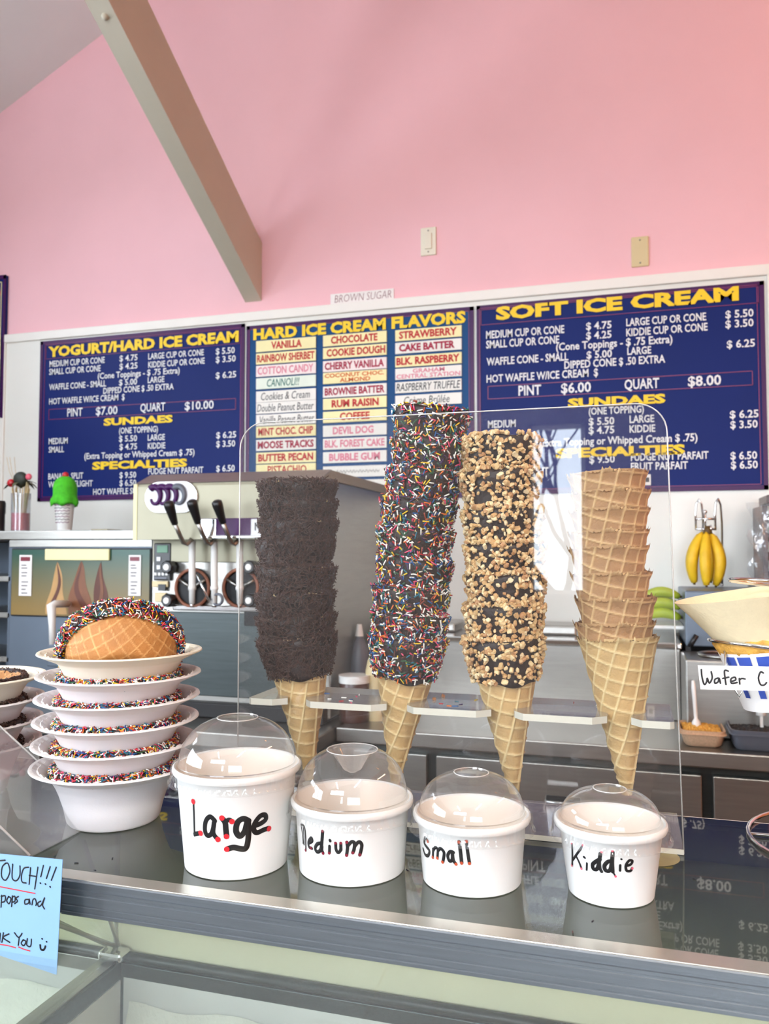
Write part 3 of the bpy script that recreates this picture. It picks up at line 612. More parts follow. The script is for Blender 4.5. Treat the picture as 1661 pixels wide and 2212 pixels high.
def poly_solid(poly, z0, z1, edge=False):
    bm = bmesh.new(); vs = [bm.verts.new((x, y, z0)) for x, y in poly]
    es = [bm.edges.new((vs[i], vs[(i+1) % len(vs)])) for i in range(len(vs))]
    bmesh.ops.triangle_fill(bm, edges=es, use_beauty=True); bm.verts.index_update()
    tri = [[v.index for v in f.verts] for f in bm.faces]; bm.free(); n = len(poly); mb = MB()
    V = [(x, y, z0) for x, y in poly]+[(x, y, z1) for x, y in poly]
    mb.add(V, [tuple(reversed(t)) for t in tri]+[tuple(i+n for i in t) for t in tri]); sb = MB()
    sb.add(V, [(i, (i+1) % n, n+(i+1) % n, n+i) for i in range(n)]); return mb, sb
fa, sb = poly_solid(poly, SZ-ST, SZ); fa.build('shelf', M['acrylic_shelf'], stand); sb.build('shelf_edge', M['acrylic_edge'], stand)
# ============================================================ sprinkles, nuts, waffle meshes
SPC = [lin(c) for c in ((245, 243, 235), (245, 243, 235), (245, 243, 235), (240, 200, 40), (226, 112, 34), (190, 30, 38), (222, 70, 110), (36, 96, 60), (24, 86, 150), (62, 34, 90), (90, 46, 34), (150, 60, 40), (24, 110, 130))]
def sprinkles(pts, nrm, length=.0050, rad=.00062, cols=SPC, tilt=.35, seed=0, lift=1.0, jit=.25):
    rr = np.random.default_rng(seed); N = len(pts); pts = np.array(pts, dtype=float); nrm = np.array(nrm, dtype=float); nrm /= np.linalg.norm(nrm, axis=1)[:, None]
    r = rr.normal(size=(N, 3)); d = r-nrm*(r*nrm).sum(1)[:, None]; d /= np.linalg.norm(d, axis=1)[:, None]
    d = d+nrm*rr.normal(0, tilt, (N, 1)); d /= np.linalg.norm(d, axis=1)[:, None]
    u = np.cross(d, nrm); u /= np.linalg.norm(u, axis=1)[:, None]; v = np.cross(d, u)
    h = length/2*(1+rr.uniform(-jit, jit, (N, 1))); c = pts+nrm*rad*lift*rr.uniform(.4, 2.2, (N, 1))
    K = 5; V = np.zeros((N, 2*K+2, 3)); bend = nrm*length*.06
    for k in range(K):
        a = 2*PI*k/K; o = (u*math.cos(a)+v*math.sin(a))*rad
        V[:, k] = c-d*h+o-bend; V[:, K+k] = c+d*h+o-bend
    V[:, 2*K] = c-d*(h+rad*.6)-bend; V[:, 2*K+1] = c+d*(h+rad*.6)-bend
    base = [(k, (k+1) % K, K+(k+1) % K, K+k) for k in range(K)]; cap = [(2*K, (k+1) % K, k) for k in range(K)]+[(2*K+1, K+k, K+(k+1) % K) for k in range(K)]
    mb = MB(); st = 2*K+2
    mb.v = V.reshape(-1, 3).tolist()
    mb.f = [tuple(i+q*st for i in f) for q in range(N) for f in base+cap]
    if cols:
        ci = rr.integers(0, len(cols), N); mb.c = [cols[i] for i in ci for _ in range(st)]
    return mb
_ico = None
def chunks(pts, nrm, size, cols, seed=0):
    bm = bmesh.new(); bmesh.ops.create_icosphere(bm, subdivisions=1, radius=1); bm.verts.index_update()
    IV = np.array([v.co[:] for v in bm.verts]); IF = [tuple(v.index for v in f.verts) for f in bm.faces]; bm.free()
    bm = bmesh.new(); bmesh.ops.create_cube(bm, size=1.5); bmesh.ops.bevel(bm, geom=bm.edges[:], offset=.28, segments=1, affect='EDGES'); bm.verts.index_update()
    CV = np.array([v.co[:] for v in bm.verts]); CF = [tuple(v.index for v in f.verts) for f in bm.faces]; bm.free()
    rr = np.random.default_rng(seed); mb = MB()
    for p, n in zip(pts, nrm):
        V0, F0 = (CV, CF) if rr.random() < .8 else (IV, IF)
        A = np.linalg.qr(rr.normal(size=(3, 3)))[0]; s = size*rr.uniform(.6, 1.3)*np.array([1, rr.uniform(.6, 1), rr.uniform(.4, .75)])
        V = (V0+rr.uniform(-.22, .22, V0.shape))*s @ A.T+np.array(p)+np.array(n)*size*.45
        mb.add(V.tolist(), F0, cols[rr.integers(0, len(cols))])
    return mb
LC, R0, RTIP = .163, .0385, .0035
def crad(z): return RTIP+(R0-RTIP)*z/LC
W_LO, W_HI = np.array(lin((196, 158, 104))), np.array(lin((232, 208, 156)))
def cone_mesh(seam=.6, rot=.35, nseg=200, nz=110, lo=W_LO, hi=W_HI, seed=0):
    """rolled waffle cone: a flat grid sheet wound into a cone, so the ribs spiral; ends in a torn rim and an overlap seam"""
    rr = np.random.default_rng(seed); sa = R0/math.hypot(R0, LC); mb = MB(); V = []; Cc = []; sp = .0148; wrap = 1.10
    rimn = rr.uniform(-1, 1, 400)
    for i in range(nseg+1):
        t = i/nseg*wrap; a = seam+2*PI*t; up_ = 2*PI*t*sa
        for j in range(nz+1):
            z = LC*j/nz; s = math.hypot(z, crad(z)); x, y = s*math.cos(up_+rot), s*math.sin(up_+rot)
            def rid(q): q = abs((q/sp) % 1-.5)*2; return max(0, 1-(1-q)/.22) if q > .78 else 0
            k = max(rid(x), rid(y))
            kk = k*k*(3-2*k); r = crad(z)+.0014*kk+.0016*t+.0022*max(0, (z/LC-.94)/.06)
            zz = z
            if j == nz: zz += .0038*(kk-.4)+.0016*rimn[(i*3) % 400]
            if j == nz-1: zz += .0022*(kk-.4)
            V.append((r*math.cos(a), r*math.sin(a), zz))
            cc = lo+(hi-lo)*(.12+.88*kk)
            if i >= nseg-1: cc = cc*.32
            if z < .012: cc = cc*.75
            Cc.append(tuple(cc))
    n1 = nz+1; Fc = [(i*n1+j, (i+1)*n1+j, (i+1)*n1+j+1, i*n1+j+1) for i in range(nseg) for j in range(nz)]
    mb.add(V, Fc); mb.c = Cc
    # inner face and rim
    b = len(mb.v); K = 48
    for i in range(K+1):
        a = 2*PI*i/K
        for z in (LC*.35, LC*.7, LC-.001, LC+.0006): mb.v.append(((crad(z)-.0016)*math.cos(a), (crad(z)-.0016)*math.sin(a), z)); mb.c.append(tuple(lo+(hi-lo)*.4))
    mb.f += [(b+i*4+j, b+i*4+j+1, b+(i+1)*4+j+1, b+(i+1)*4+j) for i in range(K) for j in range(3)]
    return mb
def coat_body(z0, thick, seed, lump=.0011, flare=0):
    rr = np.random.default_rng(seed); n = 72; P = rr.uniform(0, 6.28, 8)
    def rf(a, j, r, z):
        w_ = math.sin(3*a+P[0])+.7*math.sin(7*a+P[1]+z*150)+.6*math.sin(11*a+P[2]-z*260)
        if j == 0: return r-.0001, z+.0022*math.sin(2*a+P[3])+.0015*math.sin(5*a+P[4])
        if j in (1, 2): z += .0022*math.sin(2*a+P[3])+.0015*math.sin(5*a+P[4])
        return r+lump*w_*.5, z+(.0012*math.sin(6*a+P[5]) if j >= 9 else 0)
    ze = LC+.001; zs = np.linspace(z0, LC-.001, 8)
    pr = [(crad(z0)+.0022, z0-.0006)]+[(crad(z)+.0034+thick*(.75 if k == 0 else 1)+flare*k/7, z) for k, z in enumerate(zs)]
    pr += [(crad(ze)+thick*.9+.0015, ze+.0016), (crad(ze)-.0005, ze+.0026), (crad(ze)-.0035, ze+.001), (crad(ze)-.0040, ze-.010)]
    mb = MB(); mb.lathe(pr, n, rfun=rf); return mb
def coat_pts(N, z0, thick, seed, rimfrac=.16, flare=0):
    rr = np.random.default_rng(seed); P = []; Nn = []
    for _ in range(N):
        a = rr.uniform(0, 2*PI)
        if rr.random() < rimfrac:
            z = LC+.003+rr.uniform(-.001, .0015); r = R0+rr.uniform(-.003, .004); nn = (math.cos(a)*.3, math.sin(a)*.3, 1)
        else:
            z = rr.uniform(z0, LC+.002); r = crad(z)+thick+.0034+flare*(z-z0)/(LC-z0); nn = (math.cos(a), math.sin(a), -.2)
        P.append((r*math.cos(a), r*math.sin(a), z)); Nn.append(nn)
    return P, Nn
COAT = .043
CW = cone_mesh(seed=1).mesh('waffle_body', True); CW.materials.append(M['waffle'])
CW2 = cone_mesh(seam=.6, rot=.35, lo=np.array(lin((168, 124, 84))), hi=np.array(lin((220, 184, 132))), seed=2).mesh('waffle_body', True); CW2.materials.append(M['waffle'])
variants = {}
def coat_variant(kind, k):
    if (kind, k) in variants: return variants[(kind, k)]
    z0 = LC-COAT-.002*k; th = .0012
    body = coat_body(z0, th, 40+k, .003 if kind == 'choc' else .0012, .0022 if kind == 'choc' else 0).mesh('coating', True); body.materials.append(M['choc'])
    if kind == 'sprinkle':
        P, Nn = coat_pts(1000, z0, th, 7+k); top = sprinkles(P, Nn, .0058, .00078, seed=5+k, tilt=.5, lift=1.6).mesh('sprinkles', True); top.materials.append(M['sprk'])
    elif kind == 'nut':
        P, Nn = coat_pts(640, z0+.001, th, 17+k)
        top = chunks(P, Nn, .0033, [lin(c) for c in ((220, 184, 130), (232, 202, 152), (206, 162, 108), (190, 142, 96), (238, 214, 170), (212, 172, 120))], 3+k).mesh('chopped_nuts', False); top.materials.append(M['nuts'])
    else:
        P, Nn = coat_pts(2000, z0, th+.0006, 27+k, .12, .0022); top = sprinkles(P, Nn, .0085, .00050, None, .45, 9+k, 2.0).mesh('chocolate_shavings', True); top.materials.append(M['choc_sprk'])
    variants[(kind, k)] = (body, top); return variants[(kind, k)]
ORD = ['bottom', 'second from bottom', 'third from bottom', 'fourth from bottom', 'fifth from bottom', 'fourth from top', 'third from top', 'second from top', 'topmost']
def ordinal(i, n):
    if i == 0: return 'bottom'
    if i == n-1: return 'topmost'
    if i < n/2: return ['', 'second', 'third', 'fourth', 'fifth'][i]+' from bottom'
    return ['', 'second', 'third', 'fourth', 'fifth'][n-1-i]+' from top'
def cone_stack(kind, rims, tip, base_lab, group, cat='waffle cone'):
    n = len(rims); C = [at_y(x, y, CYc) for x, y in rims]; tp = at_y(*tip, CYc)
    a0 = (C[0]-tp).normalized(); a1 = (C[-1]-C[0]).normalized()
    for i, c in enumerate(C):
        ax = a0.lerp(a1, min(1, i*.3)).normalized(); 
        p = c-ax*LC
        ax.x += random.uniform(-.012, .012) if i else 0; ax.normalize()
        r = empty('waffle_cone', p, '%s %s' % (ordinal(i, n), base_lab), cat, group)
        r.rotation_mode = 'QUATERNION'; r.rotation_quaternion = Vector((0, 0, 1)).rotation_difference(ax) @ __import__('mathutils').Quaternion((0, 0, 1), (0 if i == 0 else .37*i) if kind != 'plain' else .12*math.sin(i*2.1))
        def ch(nm, me, k=None):
            o = bpy.data.objects.new(nm, me); COL.objects.link(o); o.parent = r
            if k: o['kind'] = k
            return o
        ch('waffle_shell', CW2 if kind == 'plain' and i > 0 else CW)
        if kind != 'plain':
            b, t = coat_variant(kind, i % 3); co = ch('chocolate_dip', b); tt = ch({'sprinkle': 'sprinkles', 'nut': 'chopped_nuts', 'choc': 'chocolate_shavings'}[kind], t, 'stuff')
cone_stack('choc', [(642, 1379), (641, 1334), (640, 1284), (640, 1228), (642, 1170), (644, 1128), (645, 1086), (646, 1047)], (667, 1690),
           'waffle cone dipped in chocolate shavings, in the leftmost stack', 'chocolate shaving cones')
cone_stack('sprinkle', [(881, 1380), (886, 1330), (892, 1275), (897, 1212), (901, 1148), (908, 1086), (917, 1024), (926, 958), (934, 893)], (852, 1690),
           'waffle cone dipped in rainbow sprinkles, in the second stack', 'rainbow sprinkle cones')
cone_stack('nut', [(1087, 1384), (1090, 1312), (1090, 1246), (1086, 1180), (1084, 1108), (1080, 1026), (1078, 955)], (1108, 1698),
           'waffle cone dipped in chopped nuts, in the third stack', 'chopped nut cones')
cone_stack('plain', [(1333, 1374), (1330, 1342), (1325, 1290), (1320, 1236), (1316, 1180), (1316, 1146), (1316, 1100), (1314, 1062), (1313, 1022)], (1352, 1716),
           'plain golden waffle cone, in the rightmost stack', 'plain waffle cones')
# loose sprinkles and nut crumbs lying on the acrylic shelf and the glass
lp = []; ln = []
for x0, x1, n in ((700, 800, 13), (915, 1035, 7), (1120, 1290, 3)):
    for _ in range(n):
        p = at_z(random.uniform(x0, x1), random.uniform(1496, 1530), SZ+.0004)
        if SY0+.003 < p.y < SY1-.003: lp.append(p[:]); ln.append((0, 0, 1))
tag(sprinkles(lp, ln, seed=3, tilt=.02, lift=.5).build('fallen_sprinkles', M['sprk'], None, True), 'loose sprinkles fallen on the clear cone shelf', 'sprinkles', kind='stuff')
lp = [at_z(x, y, G)[:] for x, y in ((165, 1865), (243, 1855), (205, 1880), (812, 1884), (1662, 2030), (880, 1880), (1280, 1990), (1500, 1900))]
tag(sprinkles(lp, [(0, 0, 1)]*len(lp), .003, .0006, [lin((20, 18, 30))], .02, 4, .6).build('dark_crumbs', M['sprk'], None, True), 'dark sprinkle crumbs dropped on the counter glass', 'crumbs', kind='stuff')
lp = [at_z(x, y, SZ)[:] for x, y in ((938, 1512), (957, 1506), (912, 1508))]
tag(chunks(lp, [(0, 0, 1)]*3, .0028, [lin((180, 120, 76)), lin((120, 74, 46))], 4).build('fallen_nut_bits', M['nuts']), 'nut bits fallen on the clear shelf between middle cones', 'nuts', kind='stuff')
# ============================================================ handwriting as marker strokes on a surface
def smooth_path(pts, m=6):
    if len(pts) < 3: return pts
    out = []
    for i in range(len(pts)-1):
        p0, p1, p2, p3 = pts[max(i-1, 0)], pts[i], pts[i+1], pts[min(i+2, len(pts)-1)]
        for k in range(m):
            t = k/m; out.append(tuple(.5*((2*p1[q])+(-p0[q]+p2[q])*t+(2*p0[q]-5*p1[q]+4*p2[q]-p3[q])*t*t+(-p0[q]+3*p1[q]-3*p2[q]+p3[q])*t**3) for q in (0, 1)))
    return out+[pts[-1]]
def strokes(par, hit, data, sc, off, wpx, ink, tips=None, tipr=1.3, name='lettering', wk=1.0):
    """each stroke: points in zoomed pixels -> points on the surface -> a thin flattened ribbon"""
    mb = MB(); tb = MB()
    for st in data:
        wd = wpx; pts = st
        if isinstance(st[0], (int, float)): wd = st[0]; pts = st[1]
        q = smooth_path([(x/sc+off[0], y/sc+off[1]) for x, y in pts]); S = [hit(*p) for p in q]
        if len(S) == 1: S = S*2
        W = wd*wk/sc*S[0][2]; V = []; Fc = []; L_ = []
        for i, (p, n, k) in enumerate(S):
            t = S[min(i+1, len(S)-1)][0]-S[max(i-1, 0)][0]
            if t.length < 1e-9: t = Vector((1, 0, 0))
            s = n.cross(t).normalized(); V += [p+s*W+n*.0002, p+n*.00035, p-s*W+n*.0002]
        for i in range(len(S)-1): a = i*3; Fc += [(a, a+3, a+4, a+1), (a+1, a+4, a+5, a+2)]
        mb.add(V, Fc)
        for e in (0, -1):
            p, n, k = S[e]; u = n.orthogonal().normalized(); v = n.cross(u)
            mb.add([p+(u*math.cos(2*PI*j/12)+v*math.sin(2*PI*j/12))*W+n*.00036 for j in range(12)], [tuple(range(12))])
    dots = []
    if tips:
        for x, y in tips:
            p, n, k = hit(x/sc+off[0], y/sc+off[1]); u = n.orthogonal().normalized(); v = n.cross(u); W = wpx/sc*k*tipr
            dots.append(MB().add([p+(u*math.cos(2*PI*j/14)+v*math.sin(2*PI*j/14))*W+n*.0006 for j in range(14)], [tuple(range(14))]))
    o = mb.build(name, M[ink], par)
    return o, dots
def cone_hit(c, r0, r1, h):
    def f(px, py):
        d = ray(px, py); O = CAM-Vector(c); k = (r1-r0)/h
        # |O.xy + t d.xy| = r0 + k (O.z + t d.z)
        A = d.x**2+d.y**2-(k*d.z)**2; R_ = r0+k*O.z; B = 2*(O.x*d.x+O.y*d.y-R_*k*d.z); Cq = O.x**2+O.y**2-R_**2
        D = max(0, B*B-4*A*Cq); t = (-B-math.sqrt(D))/(2*A); P = CAM+d*t
        n = Vector((P.x-c[0], P.y-c[1], 0)).normalized(); n.z = -k; n.normalize(); return P, n, t/F
    return f
def plane_hit(O, n):
    O = Vector(O); n = Vector(n).normalized()
    def f(px, py):
        d = ray(px, py); t = (O-CAM).dot(n)/d.dot(n); return CAM+d*t, n if n.dot(d) < 0 else -n, t/F
    return f
# ============================================================ paper cups with clear dome lids
def ground_at(px, d):
    p = at_d(px, 1106, d); k = Vector((p.x-CAM.x, p.y-CAM.y, 0)); return Vector((p.x, p.y, G+.0004))
def cup(px, d, rb, rt, h, dome, lab, dent=False, ntop=.33):
    c = ground_at(px, d); r = empty('paper_cup', c, lab, 'paper cup', 'four sample cups on the counter')
    mb = MB(); mb.lathe([(.0005, .004), (rb-.002, .004), (rb-.0015, 0), (rb, .0004), (rt-.002, h-.006), (rt-.001, h-.005), (rt+.0015, h-.0045), (rt+.0026, h-.002), (rt+.0022, h+.0008), (rt+.0006, h+.0018), (rt-.0012, h+.0006)], 72, c)
    mb.build('cup_wall', M['cup'], r, True, sharp=50)
    mb = MB(); mb.lathe([(rt-.0012, h+.0006), (rt-.0026, h-.004), (rb-.001, .007), (.0005, .007)], 64, c); mb.build('cup_lining', M['cup_in'], r, True, sharp=50)
    # lid: crimped skirt, dome, flat or dented top
    lid = MB(); hs = h+.0026; rs = rt+.0036
    def rf(a, j, r_, z):
        if j in (1, 2): r_ += .0006*math.sin(a*44)
        return r_, z
    lid.lathe([(rs+.0030, h-.0125), (rs+.0006, h-.0115), (rs, h-.006), (rs+.0004, h-.001), (rs-.0006, hs), (rt-.002, hs+.0012), (rt-.003, hs+.0004)], 176, c, rfun=rf)
    lo = lid.build('lid_skirt', M['dome'], r, True, sharp=60)
    pr = []; rd = rt-.003; top = dome; 
    for k in range(15):
        a = PI/2*k/15*1.0; rr_ = rd*math.cos(a)**.8; zz = hs+(top-hs)*math.sin(a)**1.0
        if rr_ < rd*ntop: break
        pr.append((rr_, zz))
    rT, zT = rd*ntop, pr[-1][1]+.0012
    pr.append((rT, zT))
    if dent:
        dm = MB(); dm.lathe([(rT*.98, zT+.0002), (rT*.8, zT-.003), (rT*.35, zT-.018), (rT*.12, zT-.021), (.0004, zT-.0215)], 48, c)
    else: pr += [(rT*.93, zT+.0008), (rT*.9, zT-.0008), (.0004, zT-.0008)]
    d_ = MB(); d_.lathe(pr, 72, c); do = d_.build('lid_dome', M['dome'], r, True, sharp=55)
    if dent: dm.build('moulded_dent', M['dent'], do, True)
    MB().tube([(c.x+rT*math.cos(2*PI*k/48), c.y+rT*math.sin(2*PI*k/48), c.z+zT) for k in range(48)], .0005, 6, closed=True).build('moulded_ring', M['clear_edge'], do, True)
    return r, c, cone_hit((c.x, c.y, c.z), rb, rt-.002, h-.006)
r, c, H = cup(517, .775, .0472, .0572, .089, .1335, 'tallest paper cup with Large handwritten on it, beside the bowl stack', ntop=.35)
sc, of = 5.932, (380, 1640)
o, tb = strokes(r, H, [(14, [(226, 545), (232, 700), (236, 850), (240, 975)]), (26, [(245, 958), (290, 950), (320, 942)]),
    (27, [(500, 790), (440, 735), (385, 790), (372, 900), (400, 975), (450, 960), (480, 880), (490, 800), (478, 930), (505, 990), (540, 1025)]),
    (32, [(590, 755), (630, 810), (640, 900), (650, 985)]), (26, [(635, 800), (680, 775), (715, 795)]),
    (33, [(930, 790), (860, 762), (790, 810), (770, 920), (820, 985), (880, 920), (915, 800), (930, 870), (925, 1020), (900, 1130), (850, 1150), (740, 1130), (660, 1150)]),
    (29, [(1015, 850), (1090, 820), (1150, 770), (1140, 715), (1075, 730), (1005, 830), (1000, 910), (1040, 940), (1120, 905), (1185, 885)])], sc, of, 28, 'black_ink', wk=1.15, tips=
    [(226, 540), (320, 945), (540, 1025), (590, 750), (718, 796), (648, 988), (652, 1150), (1188, 888)])
for q in tb: q.build('pen_dot', M['red_marker'], o)
r, c, H = cup(762, .762, .0483, .0540, .062, .1085, 'paper cup with Medium handwritten on it and a dented dome lid', dent=True, ntop=.46)
o, tb = strokes(r, H, [(10, [(195, 260), (215, 400), (225, 520)]), (12, [(200, 262), (240, 290), (258, 420), (262, 600)]), (9, [(228, 300), (235, 450), (238, 540)]),
    (17, [(300, 520), (350, 490), (335, 445), (298, 500), (305, 570), (345, 590)]), (20, [(475, 520), (420, 530), (390, 590), (420, 640), (470, 590), (492, 360)]), (18, [(485, 560), (482, 610), (500, 655)]),
    (17, [(588, 560), (585, 650)]), (16, [(592, 478), (597, 488)]), (17, [(672, 520), (676, 600), (705, 650), (740, 610), (742, 520)]), (17, [(742, 560), (745, 610)]),
    (18, [(825, 505), (835, 580), (822, 685)]), (19, [(835, 560), (890, 500), (930, 520), (925, 600), (908, 650)]), (19, [(935, 560), (990, 500), (1030, 540), (1020, 620), (1003, 680)])], 6.388, (620, 1740), 18, 'black_ink', wk=1.3, tips=
    [(492, 350), (500, 658), (585, 655), (670, 515), (742, 515), (825, 505), (822, 685), (908, 650), (1003, 675), (335, 585), (262, 615)], tipr=1.15)
for q in tb: q.build('pen_dot', M['wine_marker'], o)
r, c, H = cup(1015, .735, .0433, .0497, .057, .0925, 'short paper cup with Small handwritten on it, between Medium and Kiddie')
o, tb = strokes(r, H, [(20, [(235, 390), (200, 345), (185, 420), (220, 480), (262, 540), (240, 610), (195, 590), (170, 510)]),
    (17, [(318, 510), (312, 630)]), (18, [(320, 530), (350, 490), (385, 520), (380, 640)]), (20, [(392, 530), (430, 505), (480, 570), (462, 700)]),
    (20, [(620, 560), (570, 550), (535, 610), (560, 690), (600, 670), (605, 570), (620, 680), (655, 730)]), (22, [(705, 400), (725, 560), (742, 715)]), (20, [(812, 395), (832, 560), (858, 720)])], 6.92, (890, 1760), 20, 'black_ink', wk=1.3, tips=
    [(240, 395), (315, 635), (382, 645), (460, 705), (660, 735), (702, 405), (742, 720), (812, 395), (858, 725)], tipr=1.25)
for q in tb: q.build('pen_dot', M['rust_marker'], o)
r, c, H = cup(1309, .707, .0353, .0447, .059, .086, 'smallest paper cup with Kiddie handwritten on it, rightmost')
o, tb = strokes(r, H, [(17, [(316, 560), (322, 720), (320, 880)]), (17, [(480, 600), (400, 710), (330, 810)]), (17, [(380, 760), (420, 840), (455, 930)]),
    (14, [(540, 860), (535, 960)]), (16, [(495, 768), (508, 778)]), (26, [(735, 800), (680, 830), (625, 880), (640, 950), (700, 930), (740, 720)]), (22, [(725, 850), (735, 940), (758, 985)]),
    (27, [(905, 830), (850, 840), (800, 900), (820, 970), (890, 950), (925, 700)]), (24, [(925, 700), (918, 850), (925, 990)]), (12, [(930, 1000), (965, 1055)]),
    (17, [(1035, 890), (1032, 970)]), (13, [(1048, 798), (1055, 802)]), (19, [(1120, 900), (1190, 880), (1215, 830), (1170, 820), (1120, 890), (1130, 970), (1190, 975), (1210, 935)])], 6.92, (1190, 1740), 18, 'black_ink', wk=1.12, tips=
    [(314, 560), (482, 592), (320, 895), (460, 940), (758, 690), (918, 675), (965, 1055), (1212, 935)], tipr=1.05)
for q in tb: q.build('pen_dot', M['pink_marker'], o)
# ============================================================ foam bowls with dipped waffle bowls
RB = .0870; HB = .058
def bowl_mesh(cream=False):
    mb = MB(); pr = [(.0005, .003), (.040, .003), (.042, 0), (.0465, .0005), (.0485, .003), (.052, .018), (.0585, .037), (.0655, .0490), (.0695, .0515), (RB-.002, .0582), (RB, .0594), (RB-.0005, .0608), (RB-.004, .0608),
                       (.0785, .0578), (.0772, .0592), (.0725, .0552), (.0680, .0520), (.062, .044), (.0525, .022), (.048, .006), (.0005, .0055)]
    def rf(a, j, r, z):
        if j in (13, 14): z += .0007*(1 if math.sin(a*40) > 0 else -1)
        return r, z
    mb.lathe(pr, 160, rfun=rf); me = mb.mesh('foam_bowl', True); me.set_sharp_from_angle(angle=math.radians(35)); me.materials.append(M['foam_cream' if cream else 'foam']); return me
BM, BMC = bowl_mesh(), bowl_mesh(True)
WR, WB_, WH = .0640, .036, .052
def waffle_bowl_mesh(steep=False):
    mb = MB(); V = []; Cc = []; na, nj = 200, 60
    prf = []
    for j in range(nj+1):
        t = j/nj
        if t < .3: q = t/.3; prf.append((WB_*q+.0002, 0.0+.002*(q**3)))
        elif steep: q = (t-.3)/.7; prf.append((WB_+.003+(.0605-WB_-.003)*q, .002+(WH-.002)*q))
        else: q = (t-.3)/.7; prf.append((WB_+(WR-WB_)*math.sin(q*PI/2)**.85, .002+(WH-.002)*q**1.15))
    s = 0
    for i in range(na):
        a = 2*PI*i/na; s = 0
        for j, (r, z) in enumerate(prf):
            if j: s += math.hypot(r-prf[j-1][0], z-prf[j-1][1])
            x, y = s*math.cos(a), s*math.sin(a); sp = .0125
            def rid(q): q = abs((q/sp) % 1-.5)*2; return max(0, 1-(1-q)/.2) if q > .8 else 0
            k = max(rid(x), rid(y)); kk = k*k*(3-2*k); rr_ = r*(1+.03*math.sin(a*3+.6)*(z/WH))+.0007*kk
            V.append((rr_*math.cos(a), rr_*math.sin(a), z-(.0006*kk if j < nj*.3 else 0)))
            lo_, hi_ = np.array(lin((176, 120, 62))), np.array(lin((208, 158, 98))); Cc.append(tuple(lo_+(hi_-lo_)*kk))
    n1 = nj+1; Fc = [(i*n1+j, ((i+1) % na)*n1+j, ((i+1) % na)*n1+j+1, i*n1+j+1) for i in range(na) for j in range(nj)]
    mb.add(V, Fc); mb.c = Cc; b = len(mb.v)
    for i in range(64):
        a = 2*PI*i/64
        for (r, z) in ((WR-.0008, WH), (WR-.006, WH*.6), (WB_, .004), (.0003, .004)): mb.v.append((r*math.cos(a), r*math.sin(a), z)); mb.c.append(lin((150, 100, 55)))
    mb.f += [(b+i*4+j, b+i*4+j+1, b+((i+1) % 64)*4+j+1, b+((i+1) % 64)*4+j) for i in range(64) for j in range(3)]
    return mb
WM = waffle_bowl_mesh().mesh('waffle_shell', True); WM.materials.append(M['waffle'])
WMS = waffle_bowl_mesh(True).mesh('waffle_shell', True); WMS.materials.append(M['waffle'])
def ring_mesh(kind, seed, wide=1.0):
    rr = np.random.default_rng(seed); P = rr.uniform(0, 6.28, 6); mb = MB(); n = 110; K = 10; V = []
    for i in range(n):
        a = 2*PI*i/n; w_ = 1+.16*math.sin(5*a+P[0])+.14*math.sin(9*a+P[1])+.1*math.sin(17*a+P[2])
        for k in range(K):
            b = 2*PI*k/K; r = WR+.0014+math.cos(b)*.0034*w_*(.55+.45*wide); z = WH-.002*wide*2+math.sin(b)*.0058*w_*wide
            V.append((r*math.cos(a), r*math.sin(a), z))
    mb.add(V, [(i*K+k, ((i+1) % n)*K+k, ((i+1) % n)*K+(k+1) % K, i*K+(k+1) % K) for i in range(n) for k in range(K)])
    me = mb.mesh('dipped_rim', True); me.materials.append(M['choc'])
    N = int(1500*wide); Pp = []; Nn = []
    for _ in range(N):
        a = rr.uniform(0, 2*PI); b = rr.uniform(0, 2*PI) if wide > 1 else rr.uniform(-.25, PI+.25); r = WR+.0014+math.cos(b)*.0038*(.55+.45*wide); z = WH-.004*wide+math.sin(b)*.0063*wide
        Pp.append((r*math.cos(a), r*math.sin(a), z)); Nn.append((math.cos(b)*math.cos(a), math.cos(b)*math.sin(a), math.sin(b)))
    if kind == 'sprinkle': s = sprinkles(Pp, Nn, .0056, .00068, seed=seed, tilt=.3).mesh('sprinkles', True); s.materials.append(M['sprk'])
    else: s = sprinkles(Pp[:500], Nn[:500], .005, .0006, None, seed=seed, tilt=.4, lift=.6).mesh('chocolate_shavings', True); s.materials.append(M['choc_sprk'])
    return me, s
RS = [ring_mesh('sprinkle', 60+k) for k in range(3)]; RC = [ring_mesh('choc', 70+k) for k in range(2)]
def child(r, nm, me, k=None):
    o = bpy.data.objects.new(nm, me); COL.objects.link(o); o.parent = r
    if k: o['kind'] = k
    return o
def bowl_stack(base, n, spacing, where, rim, waffles, drift=(0, 0), topup=True):
    for i in range(n):
        c = base+Vector((drift[0]*i, drift[1]*i, .0003+spacing*i)); nm = ordinal(i, n)
        r = empty('foam_bowl', c, '%s white foam bowl in the %s' % (nm, where), 'bowl', 'foam bowls in the '+where); r.rotation_euler = (0, 0, i*.9)
        child(r, 'bowl_shell', BMC if i == n-1 else BM)
        if waffles[i]:
            q = empty('waffle_bowl', c+Vector((0, 0, .0085)), '%s dipped waffle bowl inside the %s' % (nm, where), 'waffle bowl', 'dipped waffle bowls in the '+where); q.rotation_euler = (0, 0, i*1.7); q.scale = (.95, .95, .96)
            child(q, 'waffle_shell', WMS); a_, b_ = rim[i % len(rim)]; child(q, 'dipped_rim', a_); child(q, 'sprinkles' if rim is RS else 'chocolate_shavings', b_, 'stuff')
b0 = at_z(246, 1768, G)
bowl_stack(b0, 6, .0240, 'sprinkle bowl stack left of the Large cup', RS, [1, 1, 1, 1, 1, 0], drift=(.0004, .0012))
b1 = at_z(-80, 1712, G)
bowl_stack(b1, 4, .0262, 'chocolate bowl stack at the left edge', RC, [1, 1, 1, 1], drift=(.0015, 0))
